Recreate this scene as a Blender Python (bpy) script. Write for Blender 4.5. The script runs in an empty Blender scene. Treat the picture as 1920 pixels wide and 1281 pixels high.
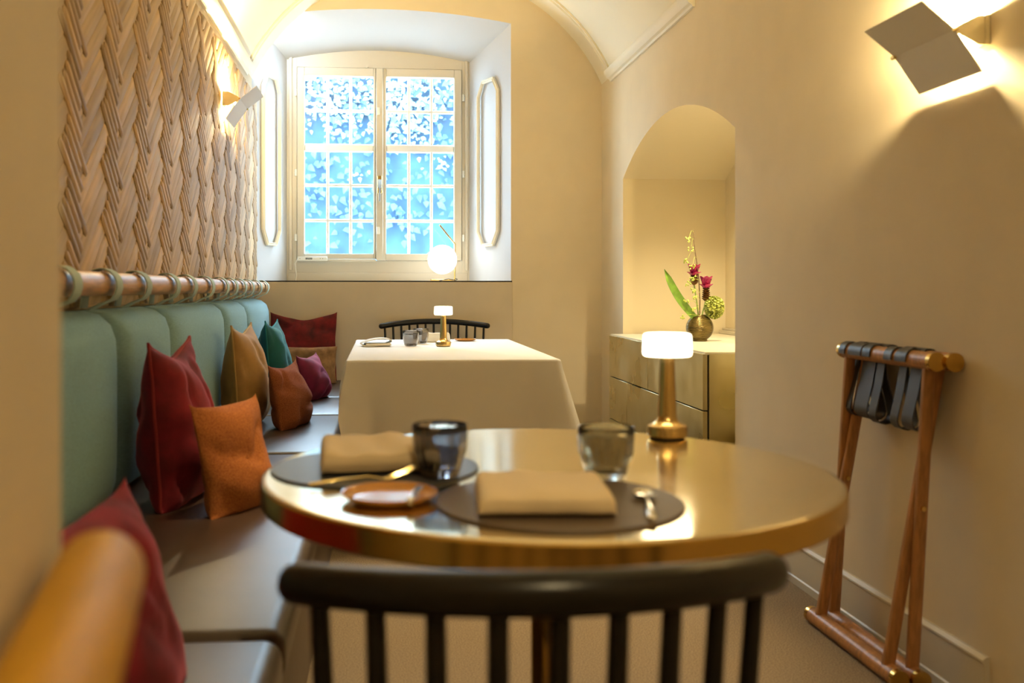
import bpy, bmesh, math, random
from mathutils import Vector, Matrix, noise

random.seed(7)
C = bpy.context.scene.collection
SC = bpy.context.scene
PI = math.pi
R = math.radians

# ------------------------------------------------------------------ camera
CAM_H = 1.04
cd = bpy.data.cameras.new('camera')
cam = bpy.data.objects.new('camera', cd)
C.objects.link(cam)
cam.location = (0, 0, CAM_H)
cam.rotation_euler = (R(90), 0, -math.atan(1800 / 22000))
cd.sensor_width = 36
cd.lens = 33.75
cd.shift_x = 0.0508
cd.shift_y = -0.0508
cd.clip_start = 0.02
cd.dof.use_dof = True
cd.dof.focus_distance = 5.6
cd.dof.aperture_fstop = 3.3
SC.camera = cam

# ------------------------------------------------------------------ world, exposure, large lamps
vs = SC.view_settings
vs.view_transform = 'Standard'
vs.look = 'None'
vs.gamma = 1.0
vs.use_curve_mapping = False
vs.exposure = 1.10
w = bpy.data.worlds.new('sky')
SC.world = w
w.use_nodes = True
wn = w.node_tree.nodes
wl = w.node_tree.links
bg = wn['Background']
bg.inputs['Color'].default_value = (0.62, 0.81, 1.0, 1)
bg.inputs['Strength'].default_value = 12.5


def lamp(name, kind, loc, energy, color, size=0.05, target=None, spot=60, blend=0.5, shape=None, size_y=None):
    ld = bpy.data.lights.new(name, kind)
    ld.energy = energy
    ld.color = color
    if kind == 'AREA':
        ld.size = size
        if size_y:
            ld.shape = 'RECTANGLE'
            ld.size_y = size_y
    else:
        ld.shadow_soft_size = size
    if kind == 'SPOT':
        ld.spot_size = R(spot)
        ld.spot_blend = blend
    o = bpy.data.objects.new(name, ld)
    C.objects.link(o)
    o.location = loc
    if target is not None:
        o.rotation_euler = (Vector(target) - Vector(loc)).to_track_quat('-Z', 'Y').to_euler()
    return o


WARM = (1.0, 0.79, 0.42)
# daylight entering through the window opening (sky portal)
pt = lamp('sky_portal', 'AREA', (-0.01, 7.05, 1.93), 1.0, (1, 1, 1), 1.25, (-0.01, 0, 1.93), size_y=1.45)
pt.data.cycles.is_portal = True
# unseen downlights: mid-room, an ambient fill added behind the camera, and the niche
DOWN = [((0.25, 2.80, 3.02), 110, 42), ((0.45, -0.7, 3.02), 58, 120), ((1.72, 4.45, 1.86), 36, 135)]
for loc, e, ang in DOWN:
    lamp('unseen_downlight', 'SPOT', loc, e, (1.0, 0.84, 0.52) if loc[0] > 1 else (1.0, 0.77, 0.41), 0.04, (loc[0], loc[1] + (0.15 if loc[0] > 1 else 0), 0), ang, 0.6)

# ------------------------------------------------------------------ materials
MATS = {}


def mat(name, color, rough=0.5, metal=0.0, spec=0.5, var=0.0, vscale=6.0, bump=0.0, bscale=200.0, sheen=0.0,
        stretch=None, emit=None, estr=0.0, rvar=0.0, coat=0.0, aniso=0.0, color2=None, detail=4.0):
    m = bpy.data.materials.new(name)
    m.use_nodes = True
    nt = m.node_tree
    N, L = nt.nodes, nt.links
    p = N['Principled BSDF']
    p.inputs['Base Color'].default_value = (*color, 1)
    p.inputs['Roughness'].default_value = rough
    p.inputs['Metallic'].default_value = metal
    p.inputs['Specular IOR Level'].default_value = spec
    if coat:
        p.inputs['Coat Weight'].default_value = coat
        p.inputs['Coat Roughness'].default_value = 0.15
    if aniso:
        p.inputs['Anisotropic'].default_value = aniso
    if sheen:
        p.inputs['Sheen Weight'].default_value = sheen
        p.inputs['Sheen Roughness'].default_value = 0.35
        p.inputs['Sheen Tint'].default_value = (*[min(1, c * 2.2 + 0.12) for c in color], 1)
    if emit:
        p.inputs['Emission Color'].default_value = (*emit, 1)
        p.inputs['Emission Strength'].default_value = estr
    tc = N.new('ShaderNodeTexCoord')
    src = tc.outputs['Object']
    if stretch:
        mp = N.new('ShaderNodeMapping')
        mp.inputs['Scale'].default_value = stretch
        L.new(src, mp.inputs['Vector'])
        src = mp.outputs['Vector']
    if var or rvar or color2:
        nz = N.new('ShaderNodeTexNoise')
        nz.inputs['Scale'].default_value = vscale
        nz.inputs['Detail'].default_value = detail
        L.new(src, nz.inputs['Vector'])
        if var or color2:
            mx = N.new('ShaderNodeMix')
            mx.data_type = 'RGBA'
            if color2:
                a, b = color, color2
            else:
                a = tuple(c * (1 - var) for c in color)
                b = tuple(min(1, c * (1 + var)) for c in color)
            mx.inputs[6].default_value = (*a, 1)
            mx.inputs[7].default_value = (*b, 1)
            rp = N.new('ShaderNodeMapRange')
            rp.inputs['From Min'].default_value = 0.32
            rp.inputs['From Max'].default_value = 0.68
            L.new(nz.outputs['Fac'], rp.inputs['Value'])
            L.new(rp.outputs['Result'], mx.inputs[0])
            L.new(mx.outputs[2], p.inputs['Base Color'])
        if rvar:
            rr = N.new('ShaderNodeMapRange')
            rr.inputs['From Min'].default_value = 0.3
            rr.inputs['From Max'].default_value = 0.7
            rr.inputs['To Min'].default_value = max(0.03, rough - rvar)
            rr.inputs['To Max'].default_value = min(1, rough + rvar)
            L.new(nz.outputs['Fac'], rr.inputs['Value'])
            L.new(rr.outputs['Result'], p.inputs['Roughness'])
    if bump:
        nb = N.new('ShaderNodeTexNoise')
        nb.inputs['Scale'].default_value = bscale
        nb.inputs['Detail'].default_value = 3
        L.new(src, nb.inputs['Vector'])
        bp = N.new('ShaderNodeBump')
        bp.inputs['Strength'].default_value = bump
        bp.inputs['Distance'].default_value = 0.004
        L.new(nb.outputs['Fac'], bp.inputs['Height'])
        L.new(bp.outputs['Normal'], p.inputs['Normal'])
    MATS[name] = m
    return m


M_wall = mat('wall_paint', (0.70, 0.59, 0.41), 0.85, bump=0.05, bscale=300, var=0.02)
M_panel = mat('parapet_paint', (0.62, 0.52, 0.37), 0.8, var=0.02)
M_vault = mat('vault_paint', (0.84, 0.77, 0.60), 0.85, bump=0.04, bscale=200)
M_white = mat('white_plaster', (0.52, 0.515, 0.52), 0.8)
M_niche = mat('niche_paint', (0.74, 0.64, 0.44), 0.85)
M_bar = mat('bar_bloom_white', (0.93, 0.92, 0.90), 0.4)  # whiter than the sash: window bloom put into the bars' colour
M_frame = mat('cream_paint', (0.62, 0.56, 0.45), 0.45)
M_mould = mat('moulding_paint', (0.84, 0.77, 0.60), 0.5)
M_carpet = mat('carpet', (0.27, 0.20, 0.13), 0.95, var=0.55, vscale=260, bump=0.8, bscale=420, detail=6)
M_leather = mat('seat_leather', (0.060, 0.036, 0.026), 0.32, var=0.12, vscale=9, bump=0.10, bscale=500)
M_teal = mat('back_fabric', (0.25, 0.44, 0.51), 0.9, var=0.13, vscale=70, stretch=(1, 1, 7), bump=0.35, bscale=240, sheen=0.3)
M_strap = mat('green_strap', (0.46, 0.58, 0.52), 0.8, bump=0.3, bscale=500)
M_oakrail = mat('rail_oak', (0.62, 0.35, 0.15), 0.42, var=0.25, vscale=14, stretch=(6, 0.6, 6))
M_standwood = mat('stand_oak', (0.40, 0.185, 0.062), 0.4, var=0.25, vscale=22, stretch=(4, 4, 0.6))
M_handrail = mat('handrail_oak', (0.46, 0.235, 0.012), 0.5, spec=0.25, var=0.12, vscale=14, stretch=(6, 0.6, 6))
M_brass = mat('brass', (0.80, 0.58, 0.24), 0.24, 1.0, rvar=0.05, vscale=5)
M_brasstop = mat('brass_table', (0.84, 0.74, 0.50), 0.14, 1.0, var=0.07, rvar=0.05, vscale=4)
M_brassrim = mat('brass_rim', (0.66, 0.42, 0.11), 0.22, 1.0, var=0.10, rvar=0.05, vscale=6)
M_patina = mat('patina_brass', (0.46, 0.38, 0.16), 0.34, 1.0, rvar=0.12, vscale=4, color2=(0.64, 0.56, 0.33), detail=3)
M_black = mat('black_lacquer', (0.008, 0.0065, 0.0045), 0.30, spec=0.35, var=0.2, vscale=20)
M_dark = mat('dark_gap', (0.03, 0.022, 0.014), 0.7)
M_stone = mat('cream_stone', (0.80, 0.74, 0.58), 0.35, var=0.04)
M_linen = mat('white_linen', (0.88, 0.86, 0.84), 0.85, bump=0.12, bscale=900)
M_napkin = mat('napkin_linen', (0.78, 0.63, 0.40), 0.85, bump=0.15, bscale=900)
M_napkinw = mat('napkin_white', (0.86, 0.83, 0.77), 0.85, bump=0.15, bscale=900)
M_matA = mat('slate_leather', (0.055, 0.055, 0.060), 0.42, bump=0.1, bscale=500)
M_matB = mat('brown_leather', (0.115, 0.080, 0.052), 0.5, bump=0.1, bscale=500)
M_plate = mat('tan_glaze', (0.58, 0.27, 0.06), 0.16, var=0.08)
M_steel = mat('steel', (0.80, 0.76, 0.66), 0.16, 1.0)
M_gold = mat('gold_cutlery', (0.86, 0.68, 0.30), 0.2, 1.0)
M_blackleather = mat('black_leather', (0.030, 0.030, 0.034), 0.42, bump=0.1, bscale=600)
M_sconce = mat('sconce_enamel', (0.86, 0.83, 0.74), 0.5)
M_sconceB = mat('sconce_bracket', (0.86, 0.77, 0.52), 0.5)
M_shade = mat('opal_shade', (0.95, 0.88, 0.72), 0.4, emit=(1.0, 0.84, 0.56), estr=4.2)
M_globe = mat('opal_globe', (0.95, 0.92, 0.85), 0.3, emit=(1.0, 0.93, 0.80), estr=2.6)
M_tube = mat('lamp_tube', (1, 0.9, 0.7), 0.4, emit=WARM, estr=40)
M_vase = mat('bronze_vase', (0.15, 0.11, 0.035), 0.24, 0.75, var=0.3, vscale=12, bump=0.5, bscale=120, stretch=(0.6, 0.6, 3.0))
M_leafg = mat('long_leaf', (0.16, 0.30, 0.03), 0.45, var=0.3, vscale=20)
M_stemg = mat('green_stem', (0.26, 0.36, 0.06), 0.5)
M_twig = mat('brown_twig', (0.12, 0.07, 0.03), 0.6)
M_berry = mat('green_berry', (0.52, 0.58, 0.12), 0.4)
M_petal = mat('magenta_petal', (0.48, 0.03, 0.16), 0.5, var=0.3, vscale=40)
M_bract = mat('brown_bract', (0.20, 0.085, 0.02), 0.6, var=0.4, vscale=60)
M_hydr = mat('hydrangea_green', (0.62, 0.66, 0.20), 0.6, var=0.2, vscale=60)
M_plastic = mat('white_plastic', (0.84, 0.82, 0.74), 0.4)
M_ink = mat('black_ink', (0.02, 0.02, 0.02), 0.5)
M_cord = mat('black_cord', (0.02, 0.02, 0.02), 0.5)
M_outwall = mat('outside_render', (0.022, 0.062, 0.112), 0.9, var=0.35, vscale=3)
M_ivy = mat('ivy_leaf', (0.030, 0.080, 0.125), 0.8, vscale=4, color2=(0.060, 0.115, 0.145))
M_ground = mat('courtyard_ground', (0.4, 0.42, 0.42), 0.9)
M_velred = mat('velvet_red', (0.175, 0.003, 0.012), 0.85, var=0.4, vscale=12, sheen=0.9, bump=0.1, bscale=60)
M_velred2 = mat('velvet_wine', (0.13, 0.003, 0.004), 0.85, var=0.6, vscale=14, sheen=0.4, bump=0.1, bscale=60)
M_velbeige = mat('velvet_beige', (0.37, 0.21, 0.07), 0.8, var=0.15, vscale=12, sheen=0.5)
M_velteal = mat('velvet_teal', (0.002, 0.085, 0.085), 0.85, var=0.25, vscale=12, sheen=0.8)
M_velmag = mat('velvet_magenta', (0.16, 0.002, 0.035), 0.85, var=0.35, vscale=12, sheen=1.0)
M_veltan = mat('velvet_tan', (0.25, 0.13, 0.045), 0.85, var=0.3, vscale=25, sheen=0.4, bump=0.2, bscale=90)
M_tweed = mat('tweed_orange', (0.24, 0.055, 0.008), 0.95, bump=0.8, bscale=450, color2=(0.52, 0.18, 0.035), vscale=330)
M_tweed2 = mat('tweed_rust', (0.21, 0.045, 0.012), 0.95, bump=0.8, bscale=450, color2=(0.42, 0.13, 0.045), vscale=330)


def glass_mat(name, tint, rough=0.0):
    m = bpy.data.materials.new(name)
    m.use_nodes = True
    p = m.node_tree.nodes['Principled BSDF']
    p.inputs['Base Color'].default_value = (*tint, 1)
    p.inputs['Transmission Weight'].default_value = 1.0
    p.inputs['Roughness'].default_value = rough
    p.inputs['IOR'].default_value = 1.45
    return m


M_smoke = glass_mat('smoked_glass', (0.36, 0.36, 0.40))
M_smoke2 = glass_mat('smoked_glass_far', (0.50, 0.48, 0.42))
M_smoke3 = glass_mat('smoked_glass_grey', (0.50, 0.47, 0.44))


def pane_mat():
    m = bpy.data.materials.new('window_glass')
    m.use_nodes = True
    N, L = m.node_tree.nodes, m.node_tree.links
    N.remove(N['Principled BSDF'])
    t = N.new('ShaderNodeBsdfTransparent')
    t.inputs['Color'].default_value = (0.96, 0.98, 0.98, 1)
    g = N.new('ShaderNodeBsdfGlossy')
    g.inputs['Roughness'].default_value = 0.02
    mx = N.new('ShaderNodeMixShader')
    mx.inputs[0].default_value = 0.05
    L.new(t.outputs[0], mx.inputs[1])
    L.new(g.outputs[0], mx.inputs[2])
    L.new(mx.outputs[0], N['Material Output'].inputs['Surface'])
    return m


M_pane = pane_mat()


def plank_mat(name, base):
    """light oak: grain along the UV's u, tone per plank"""
    m = bpy.data.materials.new(name)
    m.use_nodes = True
    N, L = m.node_tree.nodes, m.node_tree.links
    p = N['Principled BSDF']
    p.inputs['Roughness'].default_value = 0.55
    p.inputs['Specular IOR Level'].default_value = 0.35
    at = N.new('ShaderNodeAttribute')
    at.attribute_name = 'tone'
    oi = N.new('ShaderNodeObjectInfo')
    uv = N.new('ShaderNodeTexCoord')
    mp = N.new('ShaderNodeMapping')
    mp.inputs['Scale'].default_value = (5, 42, 1)
    L.new(uv.outputs['UV'], mp.inputs['Vector'])
    ad = N.new('ShaderNodeMath')
    ad.operation = 'ADD'
    L.new(at.outputs['Fac'], ad.inputs[0])
    L.new(oi.outputs['Random'], ad.inputs[1])
    fr = N.new('ShaderNodeMath')
    fr.operation = 'FRACT'
    L.new(ad.outputs[0], fr.inputs[0])
    m9 = N.new('ShaderNodeMath')
    m9.operation = 'MULTIPLY'
    m9.inputs[1].default_value = 37.0
    L.new(fr.outputs[0], m9.inputs[0])
    L.new(m9.outputs[0], mp.inputs['Location'])
    nz = N.new('ShaderNodeTexNoise')
    nz.inputs['Scale'].default_value = 1.0
    nz.inputs['Detail'].default_value = 5
    L.new(mp.outputs['Vector'], nz.inputs['Vector'])
    cr = N.new('ShaderNodeValToRGB')
    cr.color_ramp.elements[0].position = 0.25
    cr.color_ramp.elements[0].color = (*[c * 0.74 for c in base], 1)
    cr.color_ramp.elements[1].position = 0.72
    cr.color_ramp.elements[1].color = (*[c * 1.12 for c in base], 1)
    L.new(nz.outputs['Fac'], cr.inputs[0])
    mr = N.new('ShaderNodeMapRange')
    mr.inputs['To Min'].default_value = 0.72
    mr.inputs['To Max'].default_value = 1.16
    L.new(fr.outputs[0], mr.inputs['Value'])
    mul = N.new('ShaderNodeMix')
    mul.data_type = 'RGBA'
    mul.blend_type = 'MULTIPLY'
    mul.inputs[0].default_value = 1.0
    L.new(cr.outputs[0], mul.inputs[6])
    L.new(mr.outputs[0], mul.inputs[7])
    L.new(mul.outputs[2], p.inputs['Base Color'])
    return m


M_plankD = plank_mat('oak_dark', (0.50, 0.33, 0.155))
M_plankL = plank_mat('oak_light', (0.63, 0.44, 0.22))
M_board = mat('backing_ply', (0.30, 0.155, 0.06), 0.6, var=0.2, vscale=12)


# ------------------------------------------------------------------ mesh helpers
def B():
    return bmesh.new()


XF = {}          # world matrix of each thing's Empty


def link(name, bm, m, parent=None, smooth=40, world=True):
    """ONE mesh object; with a parent the mesh is given in world space unless world=False"""
    if parent is not None and world:
        root = parent
        mt = Matrix.Identity(4)
        while root is not None:
            mt = XF.get(root.name, Matrix.Identity(4)) @ mt
            root = root.parent
        bm.transform(mt.inverted())
    bmesh.ops.recalc_face_normals(bm, faces=bm.faces)
    me = bpy.data.meshes.new(name)
    bm.to_mesh(me)
    bm.free()
    me.materials.append(m)
    if smooth:
        me.shade_smooth()
        me.set_sharp_from_angle(angle=R(smooth))
    o = bpy.data.objects.new(name, me)
    C.objects.link(o)
    if parent is not None:
        o.parent = parent
    return o


def thing(name, label, cat, loc=(0, 0, 0), rz=0.0, group=None):
    o = bpy.data.objects.new(name, None)
    C.objects.link(o)
    o.empty_display_size = 0.05
    o.location = loc
    o.rotation_euler = (0, 0, rz)
    XF[o.name] = Matrix.Translation(loc) @ Matrix.Rotation(rz, 4, 'Z')
    tag(o, label, cat, group)
    return o


def tag(o, label, cat, group=None):
    o['label'] = label
    o['category'] = cat
    if group:
        o['group'] = group
    return o


def struct(name, bm, m, parent=None, smooth=40):
    o = link(name, bm, m, parent, smooth)
    if parent is None:
        o['kind'] = 'structure'
    return o


def add_box(bm, lo, hi, bev=0.0, seg=2, M=None):
    r = bmesh.ops.create_cube(bm, size=1.0)
    vs_ = r['verts']
    c = [(a + b) / 2 for a, b in zip(lo, hi)]
    s = [abs(b - a) for a, b in zip(lo, hi)]
    for v in vs_:
        v.co = Vector((v.co.x * s[0] + c[0], v.co.y * s[1] + c[1], v.co.z * s[2] + c[2]))
    allv = set(vs_)
    if bev > 0:
        es = list({e for v in vs_ for e in v.link_edges})
        rr = bmesh.ops.bevel(bm, geom=es, offset=min(bev, min(s) * 0.49), segments=seg, affect='EDGES', profile=0.5)
        allv = set(rr['verts']) | {v for v in vs_ if v.is_valid}
    if M is not None:
        for v in allv:
            if v.is_valid:
                v.co = M @ v.co
    return bm


def boxbm(lo, hi, bev=0.0, seg=2, M=None):
    return add_box(B(), lo, hi, bev, seg, M)


def add_lathe(bm, prof, seg=32, M=None, rib=None):
    rings = []
    for r, z in prof:
        if r < 1e-6:
            rings.append([bm.verts.new((0, 0, z))])
        else:
            ring = []
            for i in range(seg):
                a = 2 * PI * i / seg
                rr = r * (rib(a, z) if rib else 1)
                ring.append(bm.verts.new((rr * math.cos(a), rr * math.sin(a), z)))
            rings.append(ring)
    for a, b in zip(rings, rings[1:]):
        if len(a) == 1 and len(b) == 1:
            continue
        for i in range(seg):
            j = (i + 1) % seg
            if len(a) == 1:
                bm.faces.new((a[0], b[i], b[j]))
            elif len(b) == 1:
                bm.faces.new((a[i], a[j], b[0]))
            else:
                bm.faces.new((a[i], a[j], b[j], b[i]))
    if M is not None:
        for ring in rings:
            for v in ring:
                v.co = M @ v.co
    return bm


def add_tube(bm, pts, r, seg=10, caps='round', closed=False, flat=1.0, M=None):
    pts = [Vector(p) for p in pts]
    n = len(pts)
    rad = list(r) if isinstance(r, (list, tuple)) else [r] * n
    if caps == 'round' and not closed:
        d0 = (pts[0] - pts[1]).normalized()
        d1 = (pts[-1] - pts[-2]).normalized()
        r0, r1 = rad[0], rad[-1]
        pre, prer, post, postr = [], [], [], []
        for k in (1.0, 0.8, 0.45):
            pre.append(pts[0] + d0 * r0 * k)
            prer.append(r0 * max(0.02, math.sqrt(max(0, 1 - k * k))))
            post.insert(0, pts[-1] + d1 * r1 * k)
            postr.insert(0, r1 * max(0.02, math.sqrt(max(0, 1 - k * k))))
        pts = pre + pts + post
        rad = prer + rad + postr
        n = len(pts)
    rings = []
    up = None
    for i in range(n):
        if closed:
            t = (pts[(i + 1) % n] - pts[i - 1]).normalized()
        else:
            t = (pts[min(i + 1, n - 1)] - pts[max(i - 1, 0)]).normalized()
        if up is None:
            up = Vector((0, 0, 1)) if abs(t.z) < 0.9 else Vector((0, 1, 0))
        side = t.cross(up)
        if side.length < 1e-6:
            side = t.orthogonal()
        side.normalize()
        up = side.cross(t).normalized()
        ring = []
        for k in range(seg):
            a = 2 * PI * k / seg
            p = pts[i] + side * math.cos(a) * rad[i] + up * math.sin(a) * rad[i] * flat
            ring.append(bm.verts.new(M @ p if M is not None else p))
        rings.append(ring)
    lim = n if closed else n - 1
    for i in range(lim):
        a, b = rings[i], rings[(i + 1) % n]
        for k in range(seg):
            j = (k + 1) % seg
            bm.faces.new((a[k], a[j], b[j], b[k]))
    if not closed:
        bm.faces.new(rings[0])
        bm.faces.new(list(reversed(rings[-1])))
    return bm


def tubebm(pts, r, **k):
    return add_tube(B(), pts, r, **k)


def add_cyl(bm, p0, p1, r, seg=16, r1=None):
    return add_tube(bm, [p0, p1], [r, r1 if r1 is not None else r], seg=seg, caps='flat')


def add_prism(bm, pts, d):
    """closed polygon (list of Vector) extruded by vector d"""
    a = [bm.verts.new(p) for p in pts]
    b = [bm.verts.new(Vector(p) + Vector(d)) for p in pts]
    bm.faces.new(a)
    bm.faces.new(list(reversed(b)))
    n = len(a)
    for i in range(n):
        j = (i + 1) % n
        bm.faces.new((a[i], b[i], b[j], a[j]))
    return bm


def add_sweep(bm, path, prof, frames, closed=False):
    """prof: [(u,v)], frames: list of (U,V) vectors per path point"""
    rings = []
    for p, (U, V) in zip(path, frames):
        rings.append([bm.verts.new(Vector(p) + U * u + V * v) for u, v in prof])
    n = len(path)
    m = len(prof)
    for i in range(n if closed else n - 1):
        a, b = rings[i], rings[(i + 1) % n]
        for k in range(m):
            j = (k + 1) % m
            bm.faces.new((a[k], a[j], b[j], b[k]))
    if not closed:
        bm.faces.new(rings[0])
        bm.faces.new(list(reversed(rings[-1])))
    return bm


def quad(bm, a, b, c, d):
    bm.faces.new([bm.verts.new(p) for p in (a, b, c, d)])


# ------------------------------------------------------------------ room shell
XL, XR, YE, YB = -0.84, 1.47, 6.33, -3.0
VC, VR, VX = 1.882, 1.271, 0.315      # vault arc: centre height, radius, axis X
YLUN = 4.42                           # where the vault's right flank ends


def vault_z(x):
    return VC + math.sqrt(max(0, VR * VR - (x - VX) ** 2))


struct('floor', boxbm((-1.3, YB, -0.06), (2.3, YE + 0.1, 0.0)), M_carpet, smooth=0)
struct('wall_left', boxbm((XL - 0.2, YB, 0), (XL, YE, vault_z(XL) + 0.02)), M_wall, smooth=0)
struct('wall_back', boxbm((-1.3, YB - 0.1, 0), (2.3, YB, 3.2)), M_wall, smooth=0)

# end wall: face with arched recess, splayed jambs, soffit
RF0, RF1, RB0, RB1 = -0.84, 0.858, -0.655, 0.613
SILL, YW = 1.097, 6.90


def rf_z(x):
    t = (x - RF0) / (RF1 - RF0)
    return 2.808 + 0.075 * (1 - (2 * t - 1) ** 2)


def rb_z(x):
    t = (x - RB0) / (RB1 - RB0)
    return 2.665 + 0.075 * (1 - (2 * t - 1) ** 2)


bm = B()
NA = 24
for i in range(NA):
    x0 = RF0 + (RF1 - RF0) * i / NA
    x1 = RF0 + (RF1 - RF0) * (i + 1) / NA
    quad(bm, (x0, YE, rf_z(x0)), (x1, YE, rf_z(x1)), (x1, YE, 3.3), (x0, YE, 3.3))
    quad(bm, (x0, YE, 0), (x1, YE, 0), (x1, YE, SILL), (x0, YE, SILL))
quad(bm, (RF1, YE, 0), (XR + 0.1, YE, 0), (XR + 0.1, YE, 3.3), (RF1, YE, 3.3))
quad(bm, (-1.1, YE, 0), (RF0, YE, 0), (RF0, YE, 3.3), (-1.1, YE, 3.3))
bmesh.ops.remove_doubles(bm, verts=bm.verts, dist=1e-5)
we = struct('wall_end', bm, M_wall, smooth=0)
bm = B()
NA = 24
for i in range(NA):
    t0, t1 = i / NA, (i + 1) / NA
    f0, f1 = RF0 + (RF1 - RF0) * t0, RF0 + (RF1 - RF0) * t1
    b0, b1 = RB0 + (RB1 - RB0) * t0, RB0 + (RB1 - RB0) * t1
    quad(bm, (f0, YE, rf_z(f0)), (f1, YE, rf_z(f1)), (b1, YW + 0.05, rb_z(b1)), (b0, YW + 0.05, rb_z(b0)))
quad(bm, (RF0, YE, SILL), (RF0, YE, rf_z(RF0)), (RB0, YW + 0.05, rb_z(RB0)), (RB0, YW + 0.05, SILL))
quad(bm, (RF1, YE, SILL), (RF1, YE, rf_z(RF1)), (RB1, YW + 0.05, rb_z(RB1)), (RB1, YW + 0.05, SILL))
bmesh.ops.remove_doubles(bm, verts=bm.verts, dist=1e-5)
link('window_recess', bm, M_white, we, smooth=30)
bm = B()
add_prism(bm, [Vector((RF0, YE, SILL)), Vector((RF1, YE, SILL)), Vector((RB1, YW + 0.05, SILL)), Vector((RB0, YW + 0.05, SILL))], (0, 0, -0.03))
link('window_sill', bm, M_frame, we, smooth=0)

# parapet panel under the sill with a dark shadow joint
bm = boxbm((XL, YE - 0.012, 0), (0.865, YE, SILL - 0.008), 0.002, 1)
pp = struct('trim_1', bm, M_panel)
link('shadow_joint', boxbm((XL, YE - 0.006, SILL - 0.008), (0.865, YE, SILL + 0.001)), M_dark, pp, smooth=0)

# right wall with the arched niche
NY0, NY1, NZS, NRISE, NX1 = 3.897, 5.76, 1.715, 0.24, 2.112


def niche_z(y):
    hc = (NY1 - NY0) / 2
    rr = (hc * hc + NRISE * NRISE) / (2 * NRISE)
    return NZS + NRISE - rr + math.sqrt(rr * rr - (y - (NY0 + NY1) / 2) ** 2)


bm = B()
zt = 3.12
quad(bm, (XR, YB, 0), (XR, NY0, 0), (XR, NY0, zt), (XR, YB, zt))
quad(bm, (XR, NY1, 0), (XR, YE, 0), (XR, YE, zt), (XR, NY1, zt))
NN = 28
for i in range(NN):
    y0 = NY0 + (NY1 - NY0) * i / NN
    y1 = NY0 + (NY1 - NY0) * (i + 1) / NN
    quad(bm, (XR, y0, niche_z(y0)), (XR, y1, niche_z(y1)), (XR, y1, zt), (XR, y0, zt))
bmesh.ops.remove_doubles(bm, verts=bm.verts, dist=1e-5)
wr = struct('wall_right', bm, M_wall, smooth=0)
bm = B()
for i in range(NN):
    y0 = NY0 + (NY1 - NY0) * i / NN
    y1 = NY0 + (NY1 - NY0) * (i + 1) / NN
    quad(bm, (XR, y0, niche_z(y0)), (XR, y1, niche_z(y1)), (NX1, y1, niche_z(y1)), (NX1, y0, niche_z(y0)))
    quad(bm, (NX1, y0, 0), (NX1, y1, 0), (NX1, y1, niche_z(y1)), (NX1, y0, niche_z(y0)))
quad(bm, (XR, NY0, 0), (NX1, NY0, 0), (NX1, NY0, NZS), (XR, NY0, NZS))
quad(bm, (XR, NY1, 0), (NX1, NY1, 0), (NX1, NY1, NZS), (XR, NY1, NZS))
bmesh.ops.remove_doubles(bm, verts=bm.verts, dist=1e-5)
link('niche_lining', bm, M_niche, wr, smooth=30)

# vaulted ceiling
bm = B()
NV = 40
a0 = math.acos((XR - VX) / VR)
a1 = PI - math.acos((VX - XL) / VR)
prof = [(VX + VR * math.cos(a0 + (a1 - a0) * i / NV), VC + VR * math.sin(a0 + (a1 - a0) * i / NV)) for i in range(NV + 1)]
mid = NV // 2
for i in range(NV):
    (xa, za), (xb, zb) = prof[i], prof[i + 1]
    ys = YLUN if xb >= VX - 0.03 else YB
    quad(bm, (xa, ys, za), (xb, ys, zb), (xb, YE, zb), (xa, YE, za))
    if ys == YLUN:
        quad(bm, (xa, YLUN, za), (xb, YLUN, zb), (xb, YLUN, 3.2), (xa, YLUN, 3.2))
        xmin = xb
quad(bm, (xmin, YB, vault_z(xmin)), (XR + 0.05, YB, 3.10), (XR + 0.05, YLUN, 3.10), (xmin, YLUN, vault_z(xmin)))
bmesh.ops.remove_doubles(bm, verts=bm.verts, dist=1e-5)
struct('ceiling', bm, M_vault, smooth=30)

# mouldings: cornices along the vault's springing and the rib on the vault's end
COR = [(0, 0), (0.012, 0), (0.016, 0.012), (0.030, 0.018), (0.044, 0.034), (0.050, 0.052), (0.050, 0.066), (0.040, 0.072), (0, 0.072)]
YRIB = 6.05
bm = B()
add_sweep(bm, [(XR, YLUN - 0.01, 2.372), (XR, YRIB, 2.372)], COR, [(Vector((-1, 0, 0)), Vector((0, 0, 1)))] * 2)
struct('trim_2', bm, M_mould, smooth=25)
bm = B()
zl = vault_z(XL) + 0.0
add_sweep(bm, [(XL, -0.5, 2.372), (XL, YRIB, 2.372)], COR, [(Vector((1, 0, 0)), Vector((0, 0, 1)))] * 2)
struct('trim_3', bm, M_mould, smooth=25)
bm = B()
path, fr = [], []
for i in range(49):
    a = a0 + 0.03 + (a1 - a0 - 0.06) * i / 48
    path.append((VX + VR * math.cos(a), YRIB, VC + VR * math.sin(a)))
    fr.append((Vector((-math.cos(a), 0, -math.sin(a))), Vector((0, -1, 0))))
add_sweep(bm, path, [(-0.004, 0.03), (0.012, 0.03), (0.014, 0.018), (0.006, 0.010), (0.006, 0.004), (0.018, -0.004), (0.018, -0.022), (-0.004, -0.026)], fr)
struct('trim_4', bm, M_mould, smooth=25)

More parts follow.
